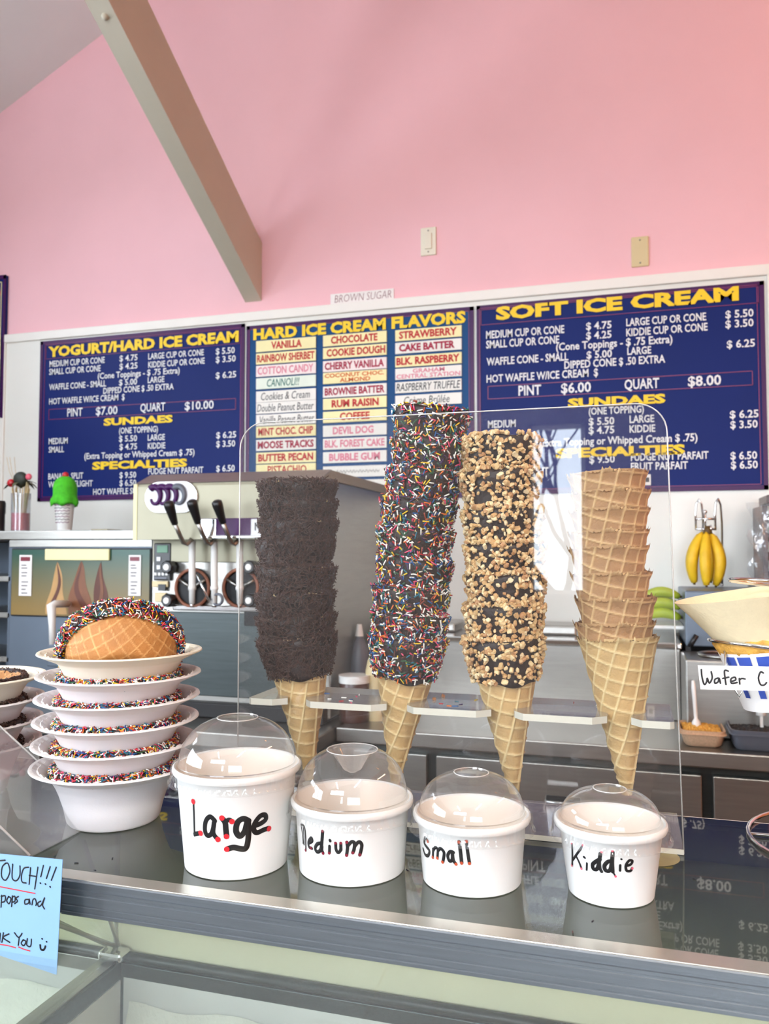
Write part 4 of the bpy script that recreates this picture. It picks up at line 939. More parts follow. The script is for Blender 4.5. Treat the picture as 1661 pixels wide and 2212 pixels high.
for o_ in [o for o in bpy.data.objects if o.get('label', '').startswith('topmost dipped waffle bowl inside the chocolate')]:
    lin_ = MB(); lin_.lathe([(.0632, .0515), (.058, .040), (.045, .034), (.030, .031), (.0005, .030)], 48, rfun=lambda a, j, r, z: (r, z+.002*math.sin(5*a+j))); me_ = lin_.mesh('chocolate_lining'); me_.materials.append(M['choc']); child(o_, 'chocolate_lining', me_)
# the show piece: a waffle bowl tipped on its side in the top foam bowl
c = b0+Vector((.0004*5, .0012*5, .0003+.0240*5))
RW = ring_mesh('sprinkle', 91, 1.75)
q = empty('waffle_bowl', c-Vector((c.x, c.y, 0)).normalized()*.033+Vector((0, 0, .034)), 'upturned golden waffle bowl with sprinkled rim, showing its base, on top of bowl stack', 'waffle bowl')
q.rotation_mode = 'QUATERNION'; q.scale = (.95, .95, 1.0)
v = Vector((c.x, c.y, 0)).normalized(); ax = (v*math.cos(math.radians(40))+Vector((0, 0, 1))*math.sin(math.radians(40))).normalized()
q.rotation_quaternion = Vector((0, 0, 1)).rotation_difference(ax)
for nm, me, k in (('waffle_shell', WM, None), ('dipped_rim', RW[0], None), ('sprinkles', RW[1], 'stuff')): child(q, nm, me, k)
# clear bin and blue note at the left end
nt_hit = plane_hit((0, .598, 0), (0, 1, 0))
P = [nt_hit(x, y)[0] for x, y in ((-70, 1838), (135, 1857), (122, 2106), (-70, 2040))]
note = empty('paper_note', P[2], 'light blue handwritten note hanging over the rail at far left', 'note')
mb = MB(); nx = 12
def bil(s, t): return P[0].lerp(P[1], s).lerp(P[3].lerp(P[2], s), t)
V = []
for j in range(nx+1):
    for i in range(nx+1):
        p = bil(i/nx, j/nx); V.append((p.x, p.y, p.z))
mb.add(V, [(j*(nx+1)+i, j*(nx+1)+i+1, (j+1)*(nx+1)+i+1, (j+1)*(nx+1)+i) for j in range(nx) for i in range(nx)])
mb.add([(x, y+.0005, z) for x, y, z in V], [((j+1)*(nx+1)+i, (j+1)*(nx+1)+i+1, j*(nx+1)+i+1, j*(nx+1)+i) for j in range(nx) for i in range(nx)])
mb.build('sheet', M['blue_paper'], note)
s5, o5 = 3.955, (0, 1600)
ob, _ = strokes(note, nt_hit, [[(-60, 1030), (45, 1020)], [(-20, 1030), (-25, 1190)], [(50, 1045), (20, 1080), (15, 1160), (50, 1190), (85, 1120), (70, 1050), (48, 1048)], [(110, 1055), (105, 1170), (140, 1195), (170, 1150), (172, 1070)],
    [(245, 1080), (205, 1090), (185, 1150), (190, 1205), (225, 1215)], [(262, 1085), (250, 1225)], [(252, 1150), (315, 1160)], [(325, 1080), (298, 1265)], [(372, 1065), (350, 1160)], [(430, 1075), (398, 1175)], [(482, 1080), (440, 1190)],
    [(345, 1215), (350, 1218)], [(388, 1222), (393, 1226)], [(428, 1245), (433, 1250)],
    [(15, 1320), (10, 1420)], [(12, 1330), (45, 1325), (42, 1370), (12, 1380)], [(75, 1330), (58, 1365), (78, 1392), (95, 1350), (75, 1330)], [(108, 1325), (100, 1415)], [(106, 1335), (128, 1330), (128, 1370), (104, 1378)], [(158, 1330), (138, 1345), (150, 1370), (128, 1390)],
    [(245, 1355), (215, 1360), (215, 1395), (245, 1385), (250, 1350), (258, 1395)], [(275, 1400), (282, 1360), (300, 1350), (312, 1385), (308, 1405)], [(350, 1370), (325, 1385), (330, 1415), (355, 1400), (383, 1340), (365, 1400), (380, 1435)],
    [(-30, 1660), (-20, 1720), (2, 1640), (-2, 1715)], [(30, 1640), (18, 1720)], [(78, 1650), (28, 1680), (85, 1722)], [(125, 1640), (160, 1680), (190, 1645)], [(165, 1680), (158, 1745)], [(200, 1700), (182, 1730), (205, 1750), (222, 1715), (200, 1700)], [(235, 1690), (230, 1745), (262, 1755), (270, 1695)],
    [(360, 1690), (364, 1693)], [(398, 1715), (402, 1718)], (9, [(345, 1745), (350, 1780), (375, 1785), (390, 1755)])], s5, o5, 6.5, 'black_ink')
strokes(note, nt_hit, [[(-20, 1242), (150, 1275), (300, 1304)], [(-20, 1738), (60, 1748), (135, 1768)], [(162, 1762), (210, 1782), (257, 1795)]], s5, o5, 5, 'red_marker', name='underline')
bin_ = empty('clear_bin', (CX-.25, .72, G), 'clear plastic bin with sloping edge at the left end of the counter', 'bin')
x0b, x1b = -1.0, at_z(105, 1838, G).x-.006; xt = x1b-.19
mb = MB()
for yy in (.652, .76):
    mb.quad((x0b, yy, G+.001), (x1b, yy, G+.001), (xt, yy, G+.13), (x0b, yy, G+.13), t=.0025, nrm=(0, 1, 0))
mb.quad((x1b, .652, G+.001), (x1b, .76, G+.001), (xt, .76, G+.13), (xt, .652, G+.13), t=.0025, nrm=(1, 0, 0)); mb.box((x0b, .652, G+.0005), (x1b, .76, G+.001)); mb.build('bin_walls', M['dome'], bin_)
for yy in (.652, .76): MB().tube([(x1b+.001, yy, G+.002), (xt+.001, yy, G+.13), (x0b, yy, G+.13)], .0012, 5).build('bin_edge', M['clear_edge'], bin_, True)
# ============================================================ wafer cone holder at the right edge
wh = empty('wire_holder', at_z(1735, 1890, G), 'chrome wire cone holder standing at the right edge of the counter', 'holder')
pc = at_d(1742, 1390, .80); po = Vector((pc.x+.055, pc.y+.02, G))
def ring(c, r, tilt, n=40): return [c+Vector((r*math.cos(2*PI*i/n), r*math.sin(2*PI*i/n), tilt*r*math.cos(2*PI*i/n+2.4))) for i in range(n)]
lowc = at_d(1672, 1398, .80)
MB().tube(ring(lowc, .060, .12), .0018, 8, closed=True).build('cone_ring', M['chrome'], wh, True)
upc = at_d(1702, 1262, .80)
MB().tube(ring(upc, .053, .1), .002, 8, closed=True).build('cone_ring', M['chrome'], wh, True)
MB().tube([lowc+Vector((-.048, -.025, -.002)), lowc+Vector((-.046, -.026, -.03)), lowc+Vector((-.036, -.03, -.045)), lowc+Vector((-.03, -.03, -.03))], .0012, 6).build('wire_hook', M['chrome'], wh, True)
MB().tube([po, po+Vector((0, 0, .34))], .003, 10).build('post', M['chrome'], wh, True)
for cc, rr_ in ((lowc, .06), (upc, .053)): MB().tube([cc+Vector((rr_, 0, 0)), Vector((po.x, po.y, cc.z))], .002, 6).build('arm', M['chrome'], wh, True)
bc = Vector((po.x, po.y, G+.0025)); MB().tube(ring(bc, po.x-at_z(1653, 1890, G).x, 0), .0022, 8, closed=True).build('base_ring', M['chrome'], wh, True)
MB().tube([bc+Vector((-(po.x-at_z(1653, 1890, G).x), 0, 0)), bc], .0018, 6).build('base_spoke', M['chrome'], wh, True)
# wafer cup cones in a printed sleeve
wc = empty('wafer_cone', lowc+Vector((0, 0, -.03)), 'pale wafer cup with wide flared top tilting in the wire ring', 'wafer cone')
axw = Vector((-.10, .1, 1)).normalized(); mt = Matrix.Translation(lowc+Vector((.002, 0, -.012))) @ (Vector((0, 0, 1)).rotation_difference(Vector((-.16, .0, 1)).normalized())).to_matrix().to_4x4()
mb = MB(); mb.lathe([(.053, .024), (.058, .032), (.072, .052), (.083, .066), (.0845, .068), (.082, .0672), (.070, .052), (.054, .032)], 64, mtx=mt); mb.build('flared_cup', M['pastry'], wc, True, sharp=50)
rr = np.random.default_rng(4); mb = MB()
mb.lathe([(.0515, .013), (.0555, .021), (.0535, .027)], 64, mtx=mt, rfun=lambda a, j, r, z: (r+.0008*math.sin(a*23), z+.0012*math.sin(a*9))); mb.build('wafer_edge', M['crumb'], wc, True)
sl_ = empty('printed_sleeve', lowc+Vector((0, 0, -.05)), 'white paper sleeve with blue print held in the wire ring', 'sleeve')
mb = MB(); mb.lathe([(.0525, .014), (.0505, .006), (.044, -.020), (.0385, -.044), (.0005, -.044)], 64, mtx=mt); mb.build('sleeve_wall', M['paper'], sl_, True, sharp=50)
def sleeve_patch(a0, a1, z0, z1, m):
    mb = MB(); n = 8; V = []
    for j in range(5):
        for i in range(n+1):
            a = a0+(a1-a0)*i/n; z = z0+(z1-z0)*j/4; r = .0505+(.0385-.0505)*(.006-z)/.05+.0006
            V.append(mt @ Vector((r*math.cos(a), r*math.sin(a), z)))
    mb.add(V, [(j*(n+1)+i, j*(n+1)+i+1, (j+1)*(n+1)+i+1, (j+1)*(n+1)+i) for j in range(4) for i in range(n)]); return mb.build('print_patch', M[m], sl_)
for a0 in (-2.75, -2.42, -2.04, -1.66, -1.28): sleeve_patch(a0, a0+.27, -.012, .011, 'blue_print')
for a0 in (-2.6, -2.2): sleeve_patch(a0, a0+.14, -.030, -.019, 'blue_print')
sleeve_patch(-1.85, -1.2, -.040, -.028, 'red')
wl_hit = plane_hit(at_d(1600, 1465, .735), Vector((.15, -1, .02)))
P = [wl_hit(x, y)[0] for x, y in ((1507, 1437), (1800, 1443), (1800, 1496), (1513, 1489))]
card = empty('name_card', P[3], 'white card handwritten Wafer C hanging on the wire holder', 'card')
mb = MB(); mb.quad(*reversed(P), t=.0006, nrm=(0, 1, 0)); mb.build('card_sheet', M['paper'], card)
strokes(card, wl_hit, [[(778, 1238), (785, 1320), (810, 1400), (835, 1370), (842, 1330), (865, 1385), (895, 1330), (885, 1262)], [(960, 1330), (925, 1345), (925, 1385), (960, 1370), (970, 1330), (985, 1385)], [(1070, 1255), (1030, 1250), (1035, 1330), (1045, 1400)], [(1010, 1335), (1075, 1320)],
    [(1100, 1368), (1150, 1350), (1140, 1320), (1100, 1340), (1105, 1385), (1165, 1378)], [(1190, 1335), (1195, 1395)], [(1192, 1350), (1215, 1335), (1252, 1340)], [(1450, 1275), (1420, 1265), (1398, 1330), (1420, 1400), (1460, 1405), (1485, 1380)]], 5.027, (1360, 1200), 9.5, 'black_ink')
MB().tube([P[1]+Vector((.0, .002, 0)), Vector((po.x, po.y, P[1].z))], .0012, 6).build('card_clip', M['chrome'], card, True)
# ============================================================ staff side: counters and machines
CT = 1.0
def box_px(x0, x1, y0, y1, Y, dep, bev=.003, mb=None):
    """a box whose front face spans these pixels on the plane Y"""
    A = at_y(x0, y0, Y); B = at_y(x0, y1, Y); X1 = at_y(x1, (y0+y1)/2, Y).x
    mb = mb or MB(); mb.box((A.x, Y, B.z), (X1, Y+dep, A.z), bev); return mb
LX1 = -.90
def counter(x0, x1, y0, lab, drawers, m='steel'):
    r = empty('counter', ((x0+x1)/2, y0, 0), lab, 'counter')
    MB().box((x0, y0, CT-.045), (x1, YB-.024, CT), .004).build('countertop', M[m], r)
    MB().box((x0, y0+.06, .10), (x1, YB-.024, CT-.046)).build('carcass', M['steel_dark'], r)
    MB().box((x0+.02, y0+.10, 0), (x1-.02, YB-.03, .0995)).build('plinth', M['dark'], r)
    for xa, xb, za, zb in drawers:
        d = MB().box((xa, y0+.035, za), (xb, y0+.059, zb), .003).build('drawer_front', M['steel'], r)
        xm, zm = (xa+xb)/2, (za+zb)/2
        MB().box((xm-.05, y0+.033, zm-.008), (xm+.05, y0+.037, zm+.022), .001).build('grip_recess', M['dark'], d)
        MB().tube([(xm-.05, y0+.032, zm+.006), (xm-.05, y0+.018, zm+.006), (xm+.05, y0+.018, zm+.006), (xm+.05, y0+.032, zm+.006)], .005, 8).build('handle', M['chrome'], d, True)
    return r
counter(-3.35, LX1, 2.27, 'stainless counter carrying the two soft serve machines', [(-2.6, -1.9, .62, .90), (-1.8, -1.1, .62, .90)])
dx0 = at_y(1541, 1700, 2.48).x
counter(LX1+.004, 3.1, 2.45, 'stainless counter with drawers behind the cone stand at right', [(dx0, dx0+.46, .70, .925), (dx0-.80, dx0-.03, .70, .925), (LX1+.05, dx0-.83, .70, .925), (dx0, dx0+.46, .42, .68)])
# prep unit on the right counter
px0 = -.86; px1 = at_y(1470, 1400, 2.85).x; pz = at_y(1240, 1382, 2.85).z
pu = empty('prep_unit', ((px0+px1)/2, 2.85, CT), 'long stainless prep unit at the back of the right counter', 'prep unit')
MB().box((px0, 2.86, CT+.0005), (px1, YB-.03, pz-.02), .003).build('body', M['steel'], pu)
MB().box((px0, 2.84, pz-.0195), (px1+.004, YB-.03, pz), .004).build('worktop', M['chrome'], pu)
for k in range(3):
    wd_ = (px1-px0-.36)/3; x = px0+.05+k*wd_; MB().box((x, 2.98, pz+.0005), (x+wd_-.03, 3.16, pz+.035), .008).build('well_cover', M['steel'], pu)
# ---- soft serve machine with three levers
TX0, TX1, TY = -1.606, -.934, 2.50
tzt = 1.822; hz0 = at_y(450, 1165, 2.40).z
tm = empty('soft_serve_machine', ((TX0+TX1)/2, TY, CT), 'tall steel soft serve machine with three black-handled levers', 'ice cream machine')
MB().box((TX0, TY, CT+.012), (TX1, 3.2, tzt-.03), .006).build('body', M['steel'], tm)
mb = MB(); pr = [(3.2, tzt-.03), (3.2, tzt+.002), (2.50, tzt+.004), (2.405, tzt-.035), (2.40, tzt-.045), (2.40, hz0), (2.499, hz0), (2.499, tzt-.03)]
n = len(pr); mb.add([(TX0-.004, y, z) for y, z in pr]+[(TX1+.002, y, z) for y, z in pr], [(i, (i+1) % n, n+(i+1) % n, n+i) for i in range(n)]+[tuple(reversed(range(n))), tuple(range(n, 2*n))]); mb.build('hopper_head', M['steel_cream'], tm)
mb = MB(); mb.quad((TX0-.0045, 2.4035, tzt-.0345), (TX1+.0025, 2.4035, tzt-.0345), (TX1+.0025, 2.498, tzt+.0045), (TX0-.0045, 2.498, tzt+.0045), t=.002, nrm=(0, -.4, .9)); mb.build('head_bevel', M['steel'], tm)
MB().box((TX0-.008, 2.398, hz0-.002), (TX0+.006, 2.405, tzt-.035)).build('corner_trim', M['strip_yellow'], tm)
# oval plaque with swirls
def oval(cx, cz, w_, h_, Y, n=24):
    r = h_/2; P = []
    for k in range(n): a = -PI/2+PI*k/(n-1); P.append((cx+w_/2-r+r*math.cos(a), cz+r*math.sin(a)))
    for k in range(n): a = PI/2+PI*k/(n-1); P.append((cx-w_/2+r+r*math.cos(a), cz+r*math.sin(a)))
    return P
A = at_y(316, 1043, 2.398); B = at_y(426, 1106, 2.398); w_, h_ = B.x-A.x, A.z-B.z; ox, oz = (A.x+B.x)/2, (A.z+B.z)/2
P = oval(ox, oz, w_, h_, 0); n = len(P)
mb = MB(); mb.add([(x, 2.3985, z) for x, z in P]+[(x, 2.394, z) for x, z in P], [tuple(range(n, 2*n))]+[(i, (i+1) % n, n+(i+1) % n, n+i) for i in range(n)]); pq = mb.build('logo_plaque', M['white_ink'], tm)
MB().tube([(x, 2.395, z) for x, z in P], .0025, 6, closed=True).build('plaque_rim', M['chrome'], pq, True)
for k in range(4):
    cx = ox-w_*.30+k*w_*.155; pts = []
    for s in range(22):
        t = s/21; a = 2.4-t*5.4; rad = h_*.30*(1-.35*t); pts.append((cx+rad*math.cos(a)*.8, 2.3925, oz+h_*.08+rad*math.sin(a)*1.0-h_*.10*t))
    MB().tube(pts, [.011*(1-s/26)+.002 for s in range(22)], 6).build('swirl', M['purple' if k < 3 else 'greyplastic'], pq, True)
# purple name strip
bn = box_px(433, 578, 1120, 1160, 2.392, .007).build('name_strip', M['purple'], tm)
box_px(433, 466, 1121, 1159, 2.3885, .003).build('chrome_end', M['chrome'], bn)
A = at_y(549, 1122, 2.3885); box_px(542, 580, 1121, 1158, 2.3885, .003).build('white_end', M['white_ink'], bn)
text_px(bn, 'ND', 550, 574, 1146, 17, 'grey_ink', .04, 2.3872)
box_px(433, 580, 1157, 1163, 2.386, .005).build('chrome_trim', M['chrome'], bn)
# recessed face below the head
box_px(331, 660, 1166, 1214, 2.488, .011, .002).build('face_band', M['steel_cream'], tm)
cp = box_px(332, 368, 1173, 1254, 2.484, .015, .004).build('control_panel', M['black'], tm)
box_px(339, 362, 1178, 1194, 2.481, .003, .001).build('display', M['green_screen'], cp)
for y in (1203, 1221): box_px(338, 346, y, y+9, 2.480, .004, .001).build('button', M['white_ink'], cp)
for x in (333, 341, 349, 357): box_px(x, x+5, 1237, 1243, 2.481, .003, .0005).build('button', M['whiteplastic'], cp)
box_px(332, 360, 1246, 1251, 2.482, .003, .0005).build('label_strip', M['greyplastic'], cp)
box_px(328, 362, 1255, 1268, 2.490, .009, .002).build('side_tab', M['almond'], tm); box_px(334, 358, 1280, 1300, 2.490, .009, .002).build('side_tab', M['almond'], tm)
box_px(341, 357, 1262, 1276, 2.485, .004, .001).build('rocker', M['black'], tm)
for cx in (418, 522):
    c = at_y(cx, 1270, 2.49); R = .068
    mt = Matrix.Translation(c) @ Matrix.Rotation(PI/2, 4, 'X')
    mb = MB(); mb.lathe([(.0005, 0), (R*.86, 0), (R*.86, .004), (R*.92, .007), (R, .007), (R*1.02, 0)], 40, mtx=mt); d = mb.build('freezer_door', M['dark'], tm, True, sharp=40)
    MB().tube([c+Vector((math.cos(2*PI*k/40)*R*.93, -.008, math.sin(2*PI*k/40)*R*.93)) for k in range(40)], .006, 6, closed=True).build('door_gasket', mat('orange_gasket', (140, 86, 62), .5) if cx == 418 else bpy.data.materials['orange_gasket'], d, True)
    for k in range(3):
        a = 2*PI*k/3+.5; MB().tube([c+Vector((0, -.012, 0)), c+Vector((math.cos(a)*R*.85, -.012, math.sin(a)*R*.85))], .006, 6).build('scraper_arm', M['steel'], d, True)
box_px(372, 560, 1306, 1318, 2.478, .02, .004).build('drip_ledge', M['chrome'], tm)
box_px(372, 650, 1214, 1306, 2.4975, .004, .001).build('door_block', M['steel'], tm)
for cx in (415, 463, 518):
    a = at_y(cx, 1168, 2.445); b = at_y(cx, 1304, 2.445)
    s_ = MB().tube([a, a.lerp(b, .72), a.lerp(b, .73), a.lerp(b, .78), a.lerp(b, .79), b], [.0115, .0115, .0135, .0135, .011, .010], 16).build('spout', M['whiteplastic'], tm, True)
    MB().tube([b, b+Vector((0, 0, -.012))], .008, 12).build('nozzle', M['chrome'], s_, True)
MB().tube([at_y(425, 1240, 2.43), at_y(452, 1300, 2.43)], .004, 8).build('draw_rod', M['chrome'], tm, True)
c = at_y(470, 1295, 2.44); MB().tube([c+Vector((.018*math.cos(2*PI*k/20), 0, .018*math.sin(2*PI*k/20))) for k in range(20)], .005, 6, closed=True).build('ring_pull', M['greyplastic'], tm, True)
for px, py in ((363, 1225), (363, 1297), (540, 1225), (540, 1297)):
    c = at_y(px, py, 2.46); mt = Matrix.Translation(c) @ Matrix.Rotation(PI/2, 4, 'X')
    k_ = MB().lathe([(.0005, .012), (.018, .012), (.022, .008), (.022, -.02), (.0005, -.02)], 24, mtx=mt, rfun=lambda a, j, r, z: (r+.0012*math.sin(a*8) if 0 < j < 4 else r, z)).build('door_knob', M['black'], tm, True, sharp=40)
    MB().lathe([(.0005, .0145), (.0105, .0145), (.0115, .0122), (.0005, .0122)], 20, mtx=mt).build('knob_cap', M['whiteplastic'], k_, True, sharp=40)
for (x0, y0), (x1, y1), (x2, y2) in (((363, 1083), (378, 1132), (396, 1172)), ((413, 1080), (428, 1130), (446, 1172)), ((467, 1081), (482, 1130), (499, 1172))):
    a, b, c = at_y(x0, y0, 2.30), at_y(x1, y1, 2.335), at_y(x2, y2, 2.38)
    lv = MB().tube([a.lerp(b, t) for t in (0, .06, .2, .5, .8, 1)], [.009, .0165, .0175, .015, .0125, .0105], 14).build('lever_grip', M['black'], tm, True)
    MB().tube([b, b.lerp(c, .5), c, c+Vector((.008, .01, -.006)), c+Vector((.02, .02, .012))], .0075, 10).build('lever_rod', M['steel'], lv, True)
lo = box_px(330, 660, 1320, 1497, 2.489, .011, .003).build('lower_panel', M['steel_dark'], tm)
box_px(527, 566, 1320, 1352, 2.4855, .003, .001).build('rating_plate', M['dark'], tm)
MB().box((TX0+.01, 2.46, CT+.001), (TX1-.01, 3.15, CT+.05), .004).build('base', M['dark'], tm)
# ---- counter soft serve machine with a printed front
MX1 = TX0-.015; MX0 = at_y(18, 1250, 2.56).x; mz1 = at_y(150, 1168, 2.56).z
sm = empty('soft_serve_machine', ((MX0+MX1)/2, 2.56, CT), 'low soft serve machine with green-gold picture panel of swirls', 'ice cream machine')
MB().box((MX0, 2.565, CT+.0005), (MX1, 3.2, mz1), .006).build('body', M['bluegrey'], sm)
box_px(20, 328, 1167, 1182, 2.556, .009, .002).build('top_band', M['steel'], sm)
A = at_y(23, 1184, 2.55); B = at_y(23, 1331, 2.55); X1 = at_y(325, 1250, 2.55).x
g = gradient_mat('green_gold_print', (136, 110, 56), (12, 72, 56), B.z+.03, A.z-.02)
MB().box((A.x, 2.5545, B.z), (X1, 2.5645, A.z), .004).build('panel_frame', M['dark'], sm)
pn = MB().box((A.x+.006, 2.552, B.z+.006), (X1-.006, 2.5545, A.z-.006)).build('picture_panel', g, sm)
box_px(97, 235, 1186, 1210, 2.542, .0095, .002).build('light_bar', M['strip_yellow'], sm)
for x0, x1 in ((42, 68), (278, 304)):
    cd_ = box_px(x0, x1, 1199, 1287, 2.5485, .003, .0008).build('price_card', M['paper'], sm)
    box_px(x0+2.5, x1-3, 1203, 1212, 2.5478, .0008, 0).build('red_block', M['wine_marker'], cd_)
    for k, (yy, f) in enumerate(((1220, .6), (1226, .7), (1236, .7), (1243, .6), (1256, .8), (1264, .7), (1272, .5), (1280, .7))):
        box_px(x0+4, x0+4+(x1-x0-8)*f, yy, yy+2, 2.5478, .0008, 0).build('printed_line', M['grey_ink'], cd_)
def swirl(cx, top, w_, m, s):
    A = at_y(cx, top, 2.5515); Bz = B.z+.012; H_ = A.z-Bz; mb = MB(); n = 30; V = []
    for k in range(n+1):
        t = k/n; hw = w_*.0017*(t**.75)*(1+.10*math.sin(t*9+s)); z = A.z-H_*t; off = .004*math.sin(t*6+s)
        V += [(A.x-hw+off, 2.5512, z), (A.x-hw*.3+off, 2.5502, z), (A.x+hw*.35+off, 2.5502, z), (A.x+hw+off, 2.5512, z)]
    mb.add(V, [(k*4+j, k*4+j+1, (k+1)*4+j+1, (k+1)*4+j) for k in range(n) for j in range(3)]); q = mb.build('printed_swirl', M[m], sm, True)
    mb = MB(); V = []
    for k in range(n+1):
        t = k/n; hw = w_*.0017*(t**.75)*.28; z = A.z-H_*t; off = .004*math.sin(t*6+s)+w_*.0009*math.sin(t*5+s*2)*t
        V += [(A.x-hw+off, 2.5496, z-.004), (A.x+hw+off, 2.5496, z)]
    mb.add(V, [(k*2, k*2+1, k*2+3, k*2+2) for k in range(n)]); mb.build('swirl_shade', M['tan3' if m != 'tan3' else 'tan2'], q, True)
swirl(124, 1214, 27, 'tan1', 0); swirl(174, 1212, 34, 'tan2', 1.5); swirl(218, 1214, 24, 'tan3', 3)
a = at_y(111, 1308, 2.44); b = at_y(114, 1392, 2.44)
MB().tube([a+Vector((0, .09, .0)), a+Vector((0, .02, .004)), a, a.lerp(b, .5), b], [.013, .014, .0165, .012, .012], 14).build('draw_lever', M['whiteplastic'], sm, True)
box_px(100, 150, 1390, 1440, 2.50, .062, .006).build('spigot_block', M['bluegrey'], sm)
# shelf board over the low machine, and the things standing on it
tz = at_y(150, 1146, 2.62).z
sh = tag(MB().box((MX0-.75, 2.60, mz1+.004), (MX1-.002, 3.22, tz), .004).build('worktop_slab', M['steel']), 'steel worktop slab lying over the low soft serve machine', 'worktop')
tag(box_px(196, 232, 1143, 1152, 2.62, .10, .003).build('dark_tray', M['silicone']), 'flat olive tray edge lying on the steel worktop slab', 'tray')
# leftmost steel cabinet, bluish
lc = empty('steel_cabinet', (MX0-.45, 2.6, CT), 'blue-grey open steel cabinet left of the picture-panel machine', 'cabinet')
MB().box((MX0-.75, 2.95, CT+.0005), (MX0-.012, 3.2, mz1), .004).build('back_box', M['bluegrey'], lc)
for z in (CT+.13, CT+.30, CT+.44): MB().box((MX0-.75, 2.60, z), (MX0-.014, 2.9495, z+.022), .003).build('shelf', M['steel'], lc)
MB().box((MX0-.035, 2.60, CT+.0005), (MX0-.0137, 2.6045, mz1-.002)).build('post', M['bluegrey'], lc)
# green cone figure
base = at_y(139, 1146, 2.74); k = (2.74/at_y(139, 1146, 1).y)
ps = .00172
gf = empty('cone_figure', (base.x, 2.74, tz), 'green toy ice cream cone with red cherry on the steel worktop', 'figurine')
c0 = (base.x, 2.74, tz+.0005)
mb = MB(); mb.lathe([(.0005, 0), (.030, 0), (.031, .004), (.028, .008), (.0305, .03), (.0375, .118), (.0385, .122), (.0005, .122)], 36, c0, rfun=lambda a, j, r, z: (r, z)); cn = mb.build('cone_cup', M['whiteplastic'], gf, True, sharp=40)
for k in range(7):
    z = .035+k*.0115; r_ = .0307+(z-.03)*.078+.0012; pts = [(c0[0]+r_*math.cos(a), c0[1]+r_*math.sin(a), c0[2]+z+.0018*math.sin(a*13+k*2)) for a in np.linspace(-PI+.35, -.35, 46)]
    MB().tube(pts, .0010, 4).build('printed_line', M['grey_ink' if k % 2 else 'redline'], cn)
mb = MB(); mb.lathe([(.0005, .118), (.040, .116), (.050, .108), (.0525, .116), (.050, .130), (.047, .137), (.0455, .150), (.046, .172), (.043, .190), (.036, .205), (.024, .216), (.010, .221), (.0005, .222)], 48, c0,
    rfun=lambda a, j, r, z: (r*(1+(.06*math.sin(7*a+.4) if 1 <= j <= 4 else .012*math.sin(9*a+z*90))), z-(.010*max(0, math.sin(5*a+1.0)) if 1 <= j <= 2 else 0))); mb.build('green_scoop', M['bright_green'], gf, True)
MB().ball((c0[0]+.001, c0[1], c0[2]+.226), .0125, 10).build('cherry', M['red'], gf, True)
# cup of sticks with flowers
base = at_y(44, 1144, 2.72); c0 = (base.x, 2.72, tz+.0005)
vs = empty('stick_cup', c0, 'clear cup with pink fill holding sticks and dark red flowers', 'cup')
MB().lathe([(.0005, .002), (.036, .002), (.0365, .0), (.037, .155), (.0358, .155), (.0350, .004), (.0005, .004)], 36, c0).build('clear_wall', M['bag'], vs, True, sharp=40)
MB().lathe([(.0005, .0045), (.0348, .0045), (.0352, .074), (.0005, .074)], 36, c0).build('pink_fill', M['pink_liquid'], vs, True, sharp=40)
rr = random.Random(5)
for k in range(16):
    a = rr.uniform(0, 6.28); q = rr.uniform(.004, .022); p = Vector((c0[0]+q*math.cos(a), c0[1]+q*math.sin(a), c0[2]+.072)); t = p+Vector((math.cos(a)*.02, math.sin(a)*.01, rr.uniform(.10, .13)))
    MB().tube([p, t], .0022, 5).build('stick', M['stick'], vs)
top = Vector((c0[0], c0[1], c0[2]+.175))
def leafm(p, d, L_, W_, drop, m, nm):
    d = d.normalized(); s = d.cross(Vector((0, 0, 1))).normalized(); V = []
    for k in range(9):
        t = k/8; w_ = W_*math.sin(PI*(.08+.9*t)); q = p+d*L_*t+Vector((0, 0, .02*math.sin(PI*t)-drop*t*t)); V += [q-s*w_, q+Vector((0, 0, .002)), q+s*w_]
    mb = MB(); mb.add(V, [(k*3+j, k*3+j+1, (k+1)*3+j+1, (k+1)*3+j) for k in range(8) for j in range(2)]); return mb.build(nm, M[m], vs, True)
for k, (a, L_) in enumerate(((3.2, .085), (2.7, .075), (.1, .075), (-.4, .07), (-1.6, .05), (3.7, .06), (1.4, .06), (.6, .06), (-2.3, .06))):
    leafm(top, Vector((math.cos(a), math.sin(a)*.6, .1)), L_, .013, -.012 if k % 2 else .01, 'olive' if k % 3 else 'leaf_dark', 'leaf')
MB().ball(top+Vector((.004, -.01, .038)), .031, 10, (1.05, .6, .95)).build('dark_flower', M['leaf_dark'], vs, True)
for dx, dz, r_ in ((-.038, .022, .017), (.048, .045, .014)):
    mb = MB(); mb.ball(top+Vector((dx, -.015, dz)), r_, 8, (1, .7, .95)); mb.build('red_flower', M['red'] if dx < 0 else M['pink_marker'], vs, True)
for dx in (-.06, -.048, -.03): MB().tube([top+Vector((dx*.3, 0, 0)), top+Vector((dx, 0, .07)), top+Vector((dx*1.25, 0, .13))], .0012, 4).build('grass_stem', M['stick'], vs)
bt_ = at_y(3, 1139, 2.70); tag(MB().lathe([(.0005, 0), (.022, 0), (.022, .07), (.024, .075), (.024, .115), (.020, .125), (.0005, .127)], 24, (bt_.x-.012, 2.70, tz+.0005)).build('black_bottle', M['black'], None, True, sharp=40), 'black capped bottle at the left edge of the steel worktop', 'bottle')
